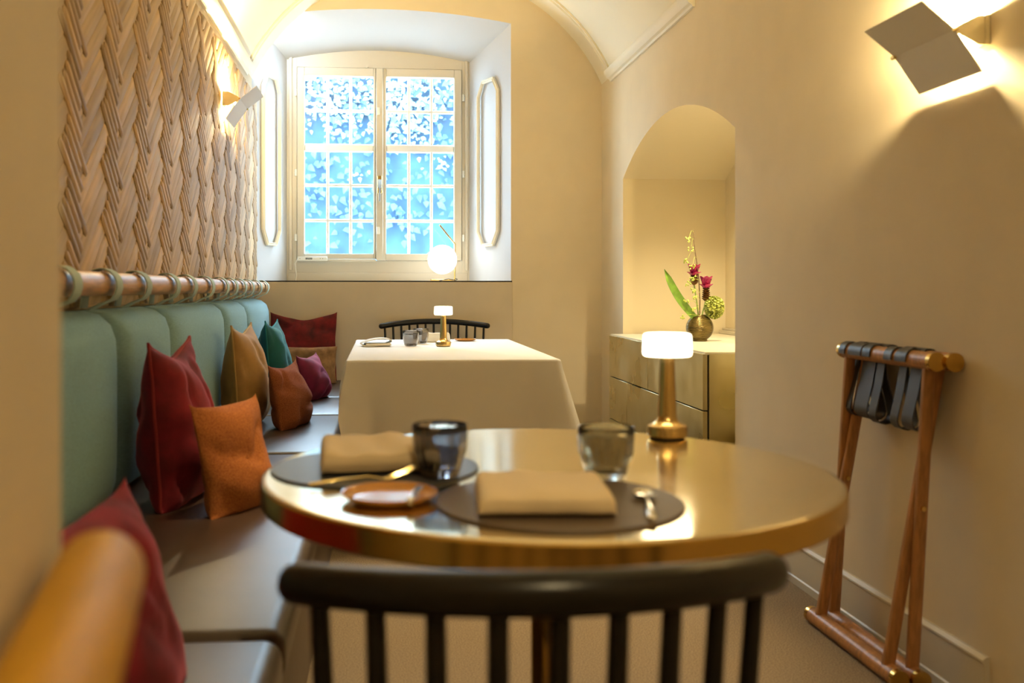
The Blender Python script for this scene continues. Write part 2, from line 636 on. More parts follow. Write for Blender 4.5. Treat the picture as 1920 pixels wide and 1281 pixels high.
# skirting boards
SKP = [(0, 0), (0.018, 0), (0.018, 0.024), (0.014, 0.028), (0.014, 0.130), (0.018, 0.134), (0.018, 0.140), (0.008, 0.148), (0, 0.148)]
for nm, ya, yb in (('baseboard_right', 2.215, NY0), ('baseboard_right', NY1, YE - 0.012)):
    bm = B()
    add_sweep(bm, [(XR, ya, 0), (XR, yb, 0)], SKP, [(Vector((-1, 0, 0)), Vector((0, 0, 1)))] * 2)
    struct(nm, bm, M_frame, smooth=25)
bm = B()
add_sweep(bm, [(0.0, YE - 0.012, 0), (XR - 0.018, YE - 0.012, 0)], SKP, [(Vector((0, -1, 0)), Vector((0, 0, 1)))] * 2)
struct('baseboard_end', bm, M_frame, smooth=25)

# near partition on the left, its far edge beside the bench
bm = B()
dx, dy = 0.175, -1.0
e0 = Vector((-0.242, 0.75, 0))
e1 = e0 + Vector((dx, dy, 0)) * 1.15
add_prism(bm, [e0, e1, Vector((XL, e1.y, 0)), Vector((XL, 0.75, 0))], (0, 0, 2.9))
struct('wall_partition', bm, M_wall, smooth=0)

# jamb mouldings: elongated octagon-ended frames, one on each splayed jamb
MP = [(0, 0), (0.024, 0), (0.024, 0.010), (0.018, 0.020), (0.012, 0.012), (0.006, 0.018), (0, 0.014)]


def jamb_frame(name, p_front, p_back, inward):
    f = Vector(p_front)
    b = Vector(p_back)
    ax = (b - f)
    ax.z = 0
    ln = ax.length
    ax.normalize()
    up = Vector((0, 0, 1))
    nrm = ax.cross(up).normalized()
    if nrm.dot(Vector(inward)) < 0:
        nrm = -nrm
    s0, s1 = ln * 0.24, ln * 0.72
    z0, z1, ch = SILL + 0.24, SILL + 1.40, 0.10
    hw = (s1 - s0) * 0.24
    loop = [(s0, z0 + ch), (s0 + hw, z0), (s1 - hw, z0), (s1, z0 + ch), (s1, z1 - ch), (s1 - hw, z1), (s0 + hw, z1), (s0, z1 - ch)]
    cx = (s0 + s1) / 2
    cz = (z0 + z1) / 2
    n = len(loop)
    path, fr = [], []
    for i in range(n):
        p = Vector(loop[i])
        pa = Vector(loop[i - 1])
        pb = Vector(loop[(i + 1) % n])
        d1 = (p - pa).normalized()
        d2 = (pb - p).normalized()
        n1 = Vector((-d1.y, d1.x))
        n2 = Vector((-d2.y, d2.x))
        bis = (n1 + n2).normalized()
        k = 1 / max(0.5, bis.dot(n1))
        U = (ax * bis.x + up * bis.y) * k
        path.append(Vector((f.x, f.y, 0)) + ax * p.x + up * p.y)
        fr.append((U, nrm))
    bm = B()
    add_sweep(bm, path, MP, fr, closed=True)
    return struct(name, bm, M_mould, smooth=20)


jamb_frame('trim_5', (RF1, YE, 0), (RB1, YW, 0), (-1, 0, 0))
jamb_frame('trim_6', (RF0, YE, 0), (RB0, YW, 0), (1, 0, 0))

# ------------------------------------------------------------------ window_1
win = bpy.data.objects.new('window_1', None)
C.objects.link(win)
win.location = (-0.01, YW, SILL)
win['kind'] = 'structure'
XF['window_1'] = Matrix.Translation((-0.01, YW, SILL))
bm = B()
add_box(bm, (-0.70, YW, SILL - 0.02), (-0.598, YW + 0.07, 2.80), 0.004, 1)
add_box(bm, (0.577, YW, SILL - 0.02), (0.66, YW + 0.07, 2.80), 0.004, 1)
add_box(bm, (-0.70, YW + 0.002, 2.623), (0.66, YW + 0.07, 2.80), 0.004, 1)
add_box(bm, (-0.70, YW + 0.002, SILL - 0.02), (0.66, YW + 0.07, 1.247), 0.004, 1)
add_box(bm, (-0.655, YW - 0.014, 1.175), (-0.632, YW + 0.002, 2.70), 0.004, 1)
add_box(bm, (0.600, YW - 0.014, 1.175), (0.622, YW + 0.002, 2.70), 0.004, 1)
add_box(bm, (-0.66, YW - 0.006, SILL), (0.62, YW + 0.002, 1.160), 0.003, 1)
link('window_frame', bm, M_frame, win)


def sash(x0, x1, gx0, gx1, z0, z1):
    gz0, gz1 = 1.295, 2.562
    y0, y1 = YW - 0.018, YW + 0.035
    sb = B()
    add_box(sb, (x0, y0, z0), (gx0, y1, z1), 0.004, 1)
    add_box(sb, (gx1, y0, z0), (x1, y1, z1), 0.004, 1)
    add_box(sb, (gx0, y0, gz1), (gx1, y1, z1), 0.003, 1)
    add_box(sb, (gx0, y0, z0), (gx1, y1, gz0), 0.003, 1)
    s_ = link('sash', sb, M_frame, win)
    rows = [(gz0, 1.522), (1.542, 1.774), (1.794, 2.023), (2.080, 2.307), (2.327, gz1)]
    cw = (gx1 - gx0)
    cols = [gx0 + cw * k / 3 for k in range(4)]
    for k in (1, 2):
        link('glazing_bar', boxbm((cols[k] - 0.010, YW + 0.0, gz0), (cols[k] + 0.010, YW + 0.030, gz1), 0.0085, 3), M_bar, s_)
    for z in (1.532, 1.784, 2.317):
        link('glazing_bar', boxbm((gx0, YW + 0.002, z - 0.011), (gx1, YW + 0.031, z + 0.011), 0.0088, 3), M_bar, s_)
    link('transom_bar', boxbm((gx0, YW - 0.006, 2.023), (gx1, YW + 0.034, 2.080), 0.012, 3), M_bar, s_)
    for r0, r1 in rows:
        for k in range(3):
            a = cols[k] + (0.007 if k else 0)
            b = cols[k + 1] - (0.007 if k < 2 else 0)
            link('pane', boxbm((a, YW + 0.013, r0), (b, YW + 0.018, r1)), M_pane, s_, smooth=0)
    return s_


sL = sash(-0.596, -0.036, -0.545, -0.057, 1.258, 2.620)
sR = sash(-0.030, 0.575, 0.034, 0.521, 1.247, 2.620)
link('stile_groove', boxbm((-0.0425, YW - 0.0195, 1.258), (-0.034, YW - 0.0178, 2.618)), M_dark, win, smooth=0)
link('meeting_stile', boxbm((-0.0385, YW - 0.036, 1.247), (0.012, YW - 0.018, 2.618), 0.004, 1), M_frame, win)
link('weather_bar', boxbm((-0.59, YW - 0.03, 1.236), (-0.04, YW - 0.018, 1.256), 0.004, 1), M_frame, win)
for x, zs in ((-0.606, (1.41, 1.87, 2.44)), (0.588, (1.41, 1.87, 2.42))):
    for z in zs:
        bm = B()
        add_cyl(bm, (x, YW - 0.012, z - 0.024), (x, YW - 0.012, z + 0.024), 0.009, 10)
        add_cyl(bm, (x, YW - 0.012, z - 0.003), (x, YW - 0.012, z + 0.003), 0.011, 10)
        link('hinge', bm, M_plastic, win)
hp = link('handle_plate', boxbm((-0.028, YW - 0.042, 1.725), (0.003, YW - 0.036, 1.850), 0.002, 1), M_gold, win)
bm = B()
add_box(bm, (-0.026, YW - 0.062, 1.76), (0.001, YW - 0.042, 1.825), 0.008, 2)
add_box(bm, (-0.017, YW - 0.074, 1.665), (-0.007, YW - 0.058, 1.82), 0.003, 1)
link('handle', bm, mat('pewter', (0.25, 0.24, 0.22), 0.3, 1.0), hp)
for z in (1.46, 2.31):
    link('catch', boxbm((-0.034, YW - 0.046, z - 0.026), (-0.012, YW - 0.036, z + 0.026), 0.003, 1), M_plastic, win)
for x, z in ((-0.105, 1.232), (-0.105, 2.632)):
    bm = B()
    add_cyl(bm, (x, YW - 0.02, z), (x, YW, z), 0.011, 12)
    link('turn_button', bm, M_frame, win)

# outside: courtyard wall with ivy
bm = boxbm((-6, 13.0, -0.5), (6, 13.2, 3.95))
struct('wall_outside', bm, M_outwall, smooth=0)
struct('ground_outside', boxbm((-6, 7.0, -0.6), (6, 13.0, -0.5)), M_ground, smooth=0)
M_ivy2 = mat('ivy_skylit', (0.12, 0.20, 0.19), 0.8, vscale=4, color2=(0.24, 0.32, 0.28))  # top leaves: sky light put into their paler colour


bm = B()


def ivy(mi, seed, count, zlo, zhi, size, floor_):
    rnd = random.Random(seed)
    cnt = tries = 0
    while cnt < count and tries < 60000:
        tries += 1
        x = rnd.uniform(-2.0, 2.0)
        z = rnd.uniform(zlo, zhi)
        f = (z - zlo) / (zhi - zlo)
        if noise.noise(Vector((x * 1.6, z * 1.6, seed))) * 0.9 + rnd.random() > floor_ + f:
            continue
        cnt += 1
        s_ = rnd.uniform(*size)
        y = 13.0 - rnd.uniform(0.02, 0.22)
        Mx = Matrix.Translation((x, y, z)) @ Matrix.Rotation(rnd.uniform(-0.7, 0.7), 4, 'Z') @ Matrix.Rotation(rnd.uniform(-0.7, 0.2), 4, 'X') @ Matrix.Rotation(rnd.uniform(-1.2, 1.2) + PI, 4, 'Y')
        pts = [(0, 0, -0.15), (0.55, 0.06, 0.1), (0.38, 0.0, 0.55), (0, -0.10, 1.15), (-0.38, 0.0, 0.55), (-0.55, 0.06, 0.1)]
        vs2 = [bm.verts.new(Mx @ (Vector(p) * s_)) for p in pts]
        bm.faces.new((vs2[0], vs2[1], vs2[2], vs2[3])).material_index = mi
        bm.faces.new((vs2[0], vs2[3], vs2[4], vs2[5])).material_index = mi


ivy(0, 3, 900, 0.8, 3.9, (0.05, 0.10), 0.0)
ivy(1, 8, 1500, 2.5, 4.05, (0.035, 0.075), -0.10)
iv = link('ivy_leaves', bm, M_ivy, smooth=0)
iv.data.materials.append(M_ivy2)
iv['kind'] = 'stuff'
tag(iv, 'climbing ivy on the courtyard wall beyond the window, dense at the top and painted paler there for sky light', 'ivy')

# ------------------------------------------------------------------ carved oak cladding on the left wall
clad = thing('wall_cladding', 'carved light oak herringbone cladding on the wall above the bench', 'cladding', (XL, 4.0, 0.95))
CX0, CX1 = XL, -0.812        # backing board
Y0C, Z0C, Z1C = 1.9, 0.992, 2.29
link('backing_board', boxbm((XL + 0.002, 1.0, 0.990), (CX1, YE - 0.002, Z1C)), M_board, clad, smooth=0)
PITCH, PERIOD = 0.0408, 0.362
AD, AU = R(40), R(40)          # falling and rising boards


def plank_outline(L_, W_, n=5):
    """stadium in local (u along, v across)"""
    pts = []
    r = W_ / 2
    for k in range(n):
        a = -PI / 2 + PI * k / (n - 1)
        pts.append((L_ / 2 - r + r * math.cos(a), r * math.sin(a)))
    for k in range(n):
        a = PI / 2 + PI * k / (n - 1)
        pts.append((-L_ / 2 + r + r * math.cos(a), r * math.sin(a)))
    return pts


def clip(poly, axis, val, keep_less):
    out = []
    n = len(poly)
    for i in range(n):
        a, b = poly[i], poly[(i + 1) % n]
        ia = a[axis] <= val if keep_less else a[axis] >= val
        ib = b[axis] <= val if keep_less else b[axis] >= val
        if ia:
            out.append(a)
        if ia != ib:
            t = (val - a[axis]) / (b[axis] - a[axis])
            out.append(tuple(p + (q - p) * t for p, q in zip(a, b)))
    return out


def plank_geo(bm, poly, PW, v_, ang, tone, base, top, uvl, tl):
    """poly in (y,z); crowned board: outline at base, shoulder, inset crown"""
    cy = sum(p[0] for p in poly) / len(poly)
    cz = sum(p[1] for p in poly) / len(poly)
    ca, sa = math.cos(ang), math.sin(ang)
    lv = []
    for x, ins in ((base, 0.0), (base + (top - base) * 0.70, 0.0), (top, 0.007)):
        ring = []
        for y, z in poly:
            du = (y - cy) * ca + (z - cz) * sa
            dv = -(y - cy) * sa + (z - cz) * ca
            hv = PW / 2
            nv = dv * (1 - min(0.85, ins / hv)) if ins else dv
            nu = du - math.copysign(min(abs(du), ins), du) if ins else du
            ring.append(bm.verts.new((x, cy + nu * ca - nv * sa, cz + nu * sa + nv * ca)))
        lv.append(ring)
    n = len(poly)
    fs = [bm.faces.new(lv[2])]
    for a, b in ((lv[0], lv[1]), (lv[1], lv[2])):
        for i in range(n):
            j = (i + 1) % n
            fs.append(bm.faces.new((a[i], a[j], b[j], b[i])))
    for f in fs:
        for lp in f.loops:
            y, z = lp.vert.co.y, lp.vert.co.z
            lp[uvl].uv = ((y - cy) * ca + (z - cz) * sa, -(y - cy) * sa + (z - cz) * ca)
    for ring in lv:
        for v in ring:
            v[tl] = tone


planks = []
for c in range(-6, 20):
    down = c % 2 == 0                      # falls away from the viewer
    ya = 2.86 + PERIOD * (c // 2)
    yc = ya + (0.095 if down else 0.276)
    ang = -AD if down else AU
    pitch = PITCH if down else PITCH * 2
    PW = pitch * math.cos(ang)
    for k in range(-20, 32):
        st = k % 4
        if down:
            yl, yr = ((2.882, 3.020), (2.852, 3.004), (2.912, 3.060), (2.898, 3.004))[st]
        else:
            yl, yr = ((2.985, 3.290), (2.975, 3.280))[k % 2]
        yl += PERIOD * (c // 2) - 0.008
        yr += PERIOD * (c // 2) + 0.008
        yy = (yl + yr) / 2
        ref = 2.884 + PERIOD * (c // 2)
        zz = 1.426 - PITCH * k + (yy - ref) * math.tan(ang) if down else 1.426 - pitch * (k + 0.25) + (yy - ref - 0.17) * math.tan(ang)
        zc = zz
        L_ = (yr - yl) / math.cos(ang)
        poly = [(yy + u * math.cos(ang) - v * math.sin(ang), zz + u * math.sin(ang) + v * math.cos(ang)) for u, v in plank_outline(L_, PW - 0.0004)]
        full = list(poly)
        poly = clip(poly, 1, Z0C, False)
        if len(poly) > 2:
            poly = clip(poly, 1, Z1C, True)
        if len(poly) > 2:
            poly = clip(poly, 0, YE - 0.003, True)
        if len(poly) < 4:
            continue
        ys_ = [p[0] for p in poly]
        zs_ = [p[1] for p in poly]
        if (max(ys_) - min(ys_)) * (max(zs_) - min(zs_)) < 0.0012:
            continue
        # dedupe
        q = [poly[0]]
        for p in poly[1:]:
            if (p[0] - q[-1][0]) ** 2 + (p[1] - q[-1][1]) ** 2 > 1e-8:
                q.append(p)
        if (q[0][0] - q[-1][0]) ** 2 + (q[0][1] - q[-1][1]) ** 2 < 1e-8:
            q.pop()
        vis = max(ys_) > 2.44 and max(zs_) > 1.06
        planks.append((0 if vis else 1, yc, zc, q, ang, down, len(poly) == len(full) and poly == full, st, PW))
planks.sort(key=lambda t: (t[0], t[1]))
stuffD, stuffL = B(), B()
uvs = {}
for b_ in (stuffD, stuffL):
    uvs[id(b_)] = (b_.loops.layers.uv.new('UVMap'), b_.verts.layers.float.new('tone'))
shared = {}
n_single = 0
clM = XF[clad.name].inverted()
for i, (hid, yc, zc, poly, ang, down, whole, st, PW) in enumerate(planks):
    base = CX1 - 0.001
    top = CX1 + (0.0112 if down else 0.0062) + 0.0005 * (st % 2)
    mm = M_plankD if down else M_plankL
    if n_single < 300 and not hid:
        n_single += 1
        py = sum(p[0] for p in poly) / len(poly)
        pz = sum(p[1] for p in poly) / len(poly)
        key = (down, st) if whole else None
        me = shared.get(key) if key else None
        if me is None:
            b_ = B()
            ul, tl = b_.loops.layers.uv.new('UVMap'), b_.verts.layers.float.new('tone')
            plank_geo(b_, [(p[0] - py, p[1] - pz) for p in poly], PW, 0, ang, 0.0, base - base, top - base, ul, tl)
            bmesh.ops.recalc_face_normals(b_, faces=b_.faces)
            me = bpy.data.meshes.new('plank')
            b_.to_mesh(me)
            b_.free()
            me.materials.append(mm)
            me.shade_smooth()
            me.set_sharp_from_angle(angle=R(50))
            if key:
                shared[key] = me
        o = bpy.data.objects.new('plank', me)
        C.objects.link(o)
        o.parent = clad
        o.location = clM @ Vector((base, py, pz))
    else:
        b_ = stuffD if down else stuffL
        plank_geo(b_, poly, PW, 0, ang, random.random(), base, top, *uvs[id(b_)])
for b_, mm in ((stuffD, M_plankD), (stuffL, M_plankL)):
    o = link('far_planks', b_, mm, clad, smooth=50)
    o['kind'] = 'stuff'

# ------------------------------------------------------------------ bench
bench = thing('banquette', 'long brown leather bench with blue green upholstered back along the left wall', 'bench', (-0.5, 3.6, 0))
SX0, SX1, SZ = -0.80, -0.165, 0.45
link('bench_base', boxbm((SX0, 0.98, 0.0), (SX1 - 0.03, YE - 0.014, 0.352), 0.01, 2), M_leather, bench)
seams = [0.98, 1.663, 3.505, 4.563, 5.30, YE - 0.015]
for a, b in zip(seams, seams[1:]):
    bm = boxbm((SX0, a + 0.002, 0.350), (SX1, b - 0.002, SZ), 0.034, 5)
    link('seat_cushion', bm, M_leather, bench, smooth=60)
BX = -0.69
bs = [0.98, 1.85, 2.70, 3.33, 4.48, 5.18, 6.20]
for a, b in zip(bs, bs[1:]):
    bm = B()
    ny, nz = 16, 12
    vsg = {}
    x0 = -0.832
    th = BX - x0
    for side in (0, 1):
        for i in range(ny + 1):
            for j in range(nz + 1):
                u, v = 2 * i / ny - 1, 2 * j / nz - 1
                su = math.copysign(1 - (1 - abs(u)) ** 1.8, u)
                sv = math.copysign(1 - (1 - abs(v)) ** 1.8, v)
                y = (a + b) / 2 + su * ((b - a) / 2 - 0.001)
                z = (0.451 + 0.983) / 2 + sv * (0.983 - 0.451) / 2
                e = max(0.0, (1 - abs(su) ** 14)) ** 0.5 * max(0.0, (1 - abs(sv) ** 9)) ** 0.5
                bul = 0.90 + 0.10 * (1 - su * su) * (1 - sv ** 4)
                x = x0 + 0.02 + (th - 0.02) * e * bul if side else x0
                vsg[side, i, j] = bm.verts.new((x, y, z))
    for side in (0, 1):
        for i in range(ny):
            for j in range(nz):
                bm.faces.new([vsg[side, i + p, j + q] for p, q in ((0, 0), (1, 0), (1, 1), (0, 1))])
    for i in range(ny):
        for j in (0, nz):
            bm.faces.new([vsg[0, i, j], vsg[0, i + 1, j], vsg[1, i + 1, j], vsg[1, i, j]])
    for j in range(nz):
        for i in (0, ny):
            bm.faces.new([vsg[0, i, j], vsg[0, i, j + 1], vsg[1, i, j + 1], vsg[1, i, j]])
    link('back_cushion', bm, M_teal, bench, smooth=70)

# hanging rail with leather straps
RX, RZ, RRAD = -0.742, 1.055, 0.032
rail = thing('wooden_rail', 'round oak rail carrying pale green straps along the top of the bench back', 'rail', (RX, 4.2, RZ))
link('pole', tubebm([(RX, 1.2, RZ), (RX, 6.22, RZ)], RRAD, seg=24, caps='flat'), M_oakrail, rail, smooth=50)
for y in (1.4, 2.9, 4.4, 5.9):
    bm = B()
    add_cyl(bm, (-0.808, y, RZ), (RX - RRAD + 0.004, y, RZ), 0.012, 12)
    link('rail_bracket', bm, M_oakrail, rail)


def strap_bm(y):
    """flat band: over the pole, round its front, back down behind the cushion"""
    bm = B()
    r0 = RRAD + 0.003
    th, wd = 0.0035, 0.030
    path = [(-0.786, 0.990), (-0.784, 1.005), (RX - r0 - 0.002, RZ - 0.012)]
    for k in range(13):
        a = PI - PI * 1.28 * k / 12
        rr = r0 + (0.016 * max(0, (k - 3) / 9) if k > 3 else 0)
        path.append((RX + rr * math.cos(a), RZ + rr * math.sin(a)))
    path += [(-0.742, 1.003), (-0.770, 0.988)]
    rings = []
    n = len(path)
    for i in range(n):
        a = Vector(path[max(0, i - 1)])
        b = Vector(path[min(n - 1, i + 1)])
        t = (b - a).normalized()
        nn = Vector((-t.y, t.x))
        if nn.dot(Vector(path[i]) - Vector((RX, RZ))) < 0:
            nn = -nn
        p = Vector(path[i])
        q = p + nn * th
        rings.append([bm.verts.new((p.x, y - wd, p.y)), bm.verts.new((p.x, y + wd, p.y)), bm.verts.new((q.x, y + wd, q.y)), bm.verts.new((q.x, y - wd, q.y))])
    for a, b in zip(rings, rings[1:]):
        for k in range(4):
            bm.faces.new((a[k], a[(k + 1) % 4], b[(k + 1) % 4], b[k]))
    bm.faces.new(rings[0])
    bm.faces.new(list(reversed(rings[-1])))
    return bm


for y in (1.60, 1.93, 2.27, 2.62, 2.95, 3.37, 3.68, 4.06, 4.44, 4.72, 5.02, 5.32, 5.66, 6.0):
    link('strap', strap_bm(y), M_strap, rail, smooth=40)


# ------------------------------------------------------------------ cushions
def cushion(name, label, pos, yaw, lean, w_, h_, t_, m, roll=0.0, seed=0, dent=0.04, amp=0.012, seam=None, ear=0.012, xmin=None, zmin=SZ, ymax=None, squash=0.03, sq=2.4):
    th = thing(name, label, 'cushion', (pos[0], pos[1], zmin), R(yaw), 'cushions on the bench')
    Mx = Matrix.Translation((pos[0], pos[1], zmin + (pos[2] if len(pos) > 2 else 0) - squash)) @ Matrix.Rotation(R(yaw), 4, 'Z') @ Matrix.Rotation(-R(lean), 4, 'X') @ Matrix.Rotation(R(roll), 4, 'Y')
    N_ = 30
    off = Vector((seed * 7.3, seed * 3.1, seed * 1.7))

    def P(u, v, side):
        x = u * w_ / 2 * (1 - 0.05 * (1 - v * v))
        z = v * h_ / 2 * (1 - 0.05 * (1 - u * u))
        s = max(0, 1 - abs(u) ** sq) ** 0.62 * max(0, 1 - abs(v) ** sq) ** 0.62
        low = 1 + 0.22 * (-v) * (1 - v * v) * 1.5
        y = side * t_ / 2 * s * low
        z -= dent * h_ / 0.4 * math.exp(-(u / 0.55) ** 2) * ((v + 1) / 2) ** 3
        z += ear * max(0, v) ** 6 * abs(u) ** 10
        q = Vector((x, z, side)) + off
        n1 = noise.noise(q * 7.0) * amp
        n2 = noise.noise(Vector((x * 9 + z * 14, z * 6 - x * 5, seed + side))) * amp * 0.8
        y += side * (n1 + n2) * min(1, s * 1.8)
        y -= side * amp * 1.6 * (1 - abs(noise.noise(Vector((x * 6 + z * 3, z * 4 - x * 2, seed * 2.3 + side))))) ** 9 * min(1, s * 1.5)
        e = 0.006 * noise.noise(Vector((x * 11, z * 11, seed + 9)))
        return Vector((x + e, y, z + h_ / 2 + e * 0.5))

    def W(p):
        p = Mx @ p
        if p.z < zmin + 0.001:
            p.z = zmin + 0.001 + (p.z - zmin) * 0.02
            p.z = max(p.z, zmin + 0.0005)
        if xmin is not None and p.x < xmin:
            p.x = xmin + (p.x - xmin) * 0.03
        if ymax is not None and p.y > ymax:
            p.y = ymax + (p.y - ymax) * 0.03
        return p

    bm = B()
    g = {}
    for side in (-1, 1):
        for i in range(N_ + 1):
            for j in range(N_ + 1):
                u = math.sin((i / N_ - 0.5) * PI)
                v = math.sin((j / N_ - 0.5) * PI)
                if (i in (0, N_) or j in (0, N_)) and side == 1:
                    g[1, i, j] = g[-1, i, j]
                    continue
                g[side, i, j] = bm.verts.new(W(P(u, v, side)))
    for side in (-1, 1):
        for i in range(N_):
            for j in range(N_):
                f = [g[side, i, j], g[side, i + 1, j], g[side, i + 1, j + 1], g[side, i, j + 1]]
                if side == 1:
                    f.reverse()
                bm.faces.new(f)
    link('cover', bm, m, th, smooth=180)
    if seam is not None:
        path = []
        for i in range(N_):
            path.append(W(P(math.sin((i / N_ - 0.5) * PI), -1, -1)))
        for j in range(N_):
            path.append(W(P(1, math.sin((j / N_ - 0.5) * PI), -1)))
        for i in range(N_):
            path.append(W(P(-math.sin((i / N_ - 0.5) * PI), 1, -1)))
        for j in range(N_):
            path.append(W(P(-1, -math.sin((j / N_ - 0.5) * PI), -1)))
        pp_ = [path[0]]
        for p in path[1:]:
            if (p - pp_[-1]).length > 0.004:
                pp_.append(p)
        for p in pp_:
            p.z = max(p.z, zmin + 0.005)
        link('piping', tubebm(pp_, 0.0042, seg=6, closed=True), seam, th, smooth=60)
    return th


CU = 'cushions on the bench'
M_seamred = mat('seam_red', (0.30, 0.02, 0.02), 0.8, sheen=0.8)
M_seambeige = mat('seam_beige', (0.55, 0.34, 0.12), 0.8, sheen=0.5)
M_seamteal = mat('seam_teal', (0.01, 0.17, 0.17), 0.8, sheen=0.7)
cushion('velvet_cushion', 'blurred dark red velvet cushion nearest the camera at the near end of the bench', (-0.350, 1.345), 82, 14, 0.42, 0.35, 0.18, M_velred, seed=1, dent=0.01, squash=0.06)
cushion('velvet_cushion', 'tall deep red velvet cushion leaning on the bench back behind the orange one', (-0.562, 2.775), 86, 4, 0.40, 0.47, 0.21, M_velred, seed=2, dent=0.03, seam=M_seamred, xmin=BX + 0.004, amp=0.016)
cushion('tweed_cushion', 'bright orange woven cushion propped against the tall red velvet one', (-0.362, 2.63), 62, 13, 0.29, 0.32, 0.12, M_tweed, seed=3, dent=0.0, amp=0.014)
cushion('velvet_cushion', 'beige velvet cushion with a piped edge leaning on the bench back', (-0.575, 4.25), 86, 4, 0.40, 0.46, 0.20, M_velbeige, seed=4, dent=0.02, seam=M_seambeige, xmin=BX + 0.004)
cushion('velvet_cushion', 'teal green velvet cushion leaning on the bench back', (-0.57, 5.33), 86, 4, 0.36, 0.44, 0.20, M_velteal, seed=5, dent=0.015, seam=M_seamteal, xmin=BX + 0.004)
cushion('tweed_cushion', 'pinkish rust woven cushion in front of the beige velvet one', (-0.370, 4.22), 76, 12, 0.35, 0.30, 0.15, M_tweed2, seed=6, dent=0.015, amp=0.016)
cushion('velvet_cushion', 'small magenta velvet cushion in front of the teal one', (-0.362, 5.26), 74, 10, 0.31, 0.265, 0.20, M_velmag, seed=7, dent=0.01, amp=0.016)
cushion('velvet_cushion', 'wine red crushed velvet cushion against the end wall behind the tan one', (-0.50, 6.235), 0, 4, 0.43, 0.435, 0.12, M_velred2, seed=8, dent=0.03, ymax=YE - 0.016, squash=0.0)
cushion('velvet_cushion', 'long tan plush cushion standing at the far end of the bench', (-0.478, 6.06), 0, 4, 0.40, 0.245, 0.14, M_veltan, seed=9, dent=0.0, ear=0.0, sq=5.0, squash=0.012)



# ------------------------------------------------------------------ brass table lamps
def brass_lamp(loc, label):
    t = thing('table_lamp', label, 'lamp', loc, 0, 'brass table lamps')
    T = Matrix.Translation(loc)
    link('foot_pad', add_lathe(B(), [(0, 0), (0.034, 0), (0.034, 0.004), (0, 0.004)], 32, T), M_dark, t)
    link('base', add_lathe(B(), [(0, 0.003), (0.036, 0.003), (0.0395, 0.006), (0.0395, 0.022), (0.0385, 0.025), (0.027, 0.029), (0.0205, 0.036), (0.0185, 0.044)], 40, T), M_brass, t)
    link('stem', add_lathe(B(), [(0.0186, 0.043), (0.0178, 0.07), (0.0155, 0.12), (0.0142, 0.168), (0, 0.168)], 32, T), M_brass, t)
    link('lamp_shade', add_lathe(B(), [(0, 0.163), (0.044, 0.163), (0.0475, 0.1655), (0.0480, 0.172), (0.0468, 0.202), (0.0450, 0.2065), (0.040, 0.208), (0, 0.208)], 48, T), M_shade, t, smooth=50)
    return t


# ------------------------------------------------------------------ round brass table
TZ = 0.745
TC = Vector((0.271, 1.564, 0))
TR = 0.462
tab = thing('round_table', 'round polished brass dining table on a central column in the foreground', 'table', TC)
T = Matrix.Translation(TC)
link('tabletop', add_lathe(B(), [(0, TZ - 0.020), (TR - 0.006, TZ - 0.020), (TR - 0.0008, TZ - 0.006), (TR - 0.003, TZ - 0.0018), (TR - 0.008, TZ), (TR - 0.0085, TZ), (TR - 0.02, TZ), (0.3, TZ), (0, TZ)], 128, T), M_brasstop, tab, smooth=35)
link('rim_band', add_lathe(B(), [(TR - 0.02, TZ - 0.040), (TR - 0.003, TZ - 0.040), (TR, TZ - 0.037), (TR, TZ - 0.005), (TR - 0.0025, TZ - 0.0025), (TR - 0.02, TZ - 0.004)], 128, T), M_brassrim, tab, smooth=35)
link('column', add_lathe(B(), [(0, 0.02), (0.0255, 0.02), (0.0255, TZ - 0.035), (0.09, TZ - 0.033), (0.09, TZ - 0.020), (0, TZ - 0.020)], 32, T), M_brassrim, tab, smooth=35)
link('base', add_lathe(B(), [(0, 0.0), (0.195, 0.0), (0.20, 0.004), (0.20, 0.012), (0.19, 0.018), (0.05, 0.024), (0, 0.024)], 64, T), M_brassrim, tab, smooth=35)

brass_lamp((0.566, 1.868, TZ), 'glowing brass table lamp on the far edge of the round brass table')


def placemat(loc, r, m, label):
    t = tag(link('placemat', add_lathe(B(), [(0, 0), (r - 0.001, 0), (r, 0.0012), (r - 0.001, 0.0036), (r - 0.004, 0.004), (r - 0.0045, 0.004), (r - 0.01, 0.004), (0, 0.004)], 96, Matrix.Translation(loc)), m, smooth=35), label, 'placemat', 'round placemats')
    return t


placemat((-0.010, 1.588, TZ), 0.170, M_matA, 'dark slate round placemat under the rolled napkin at the left of the brass table')
placemat((0.245, 1.313, TZ), 0.171, M_matB, 'brown leather round placemat at the front of the brass table')


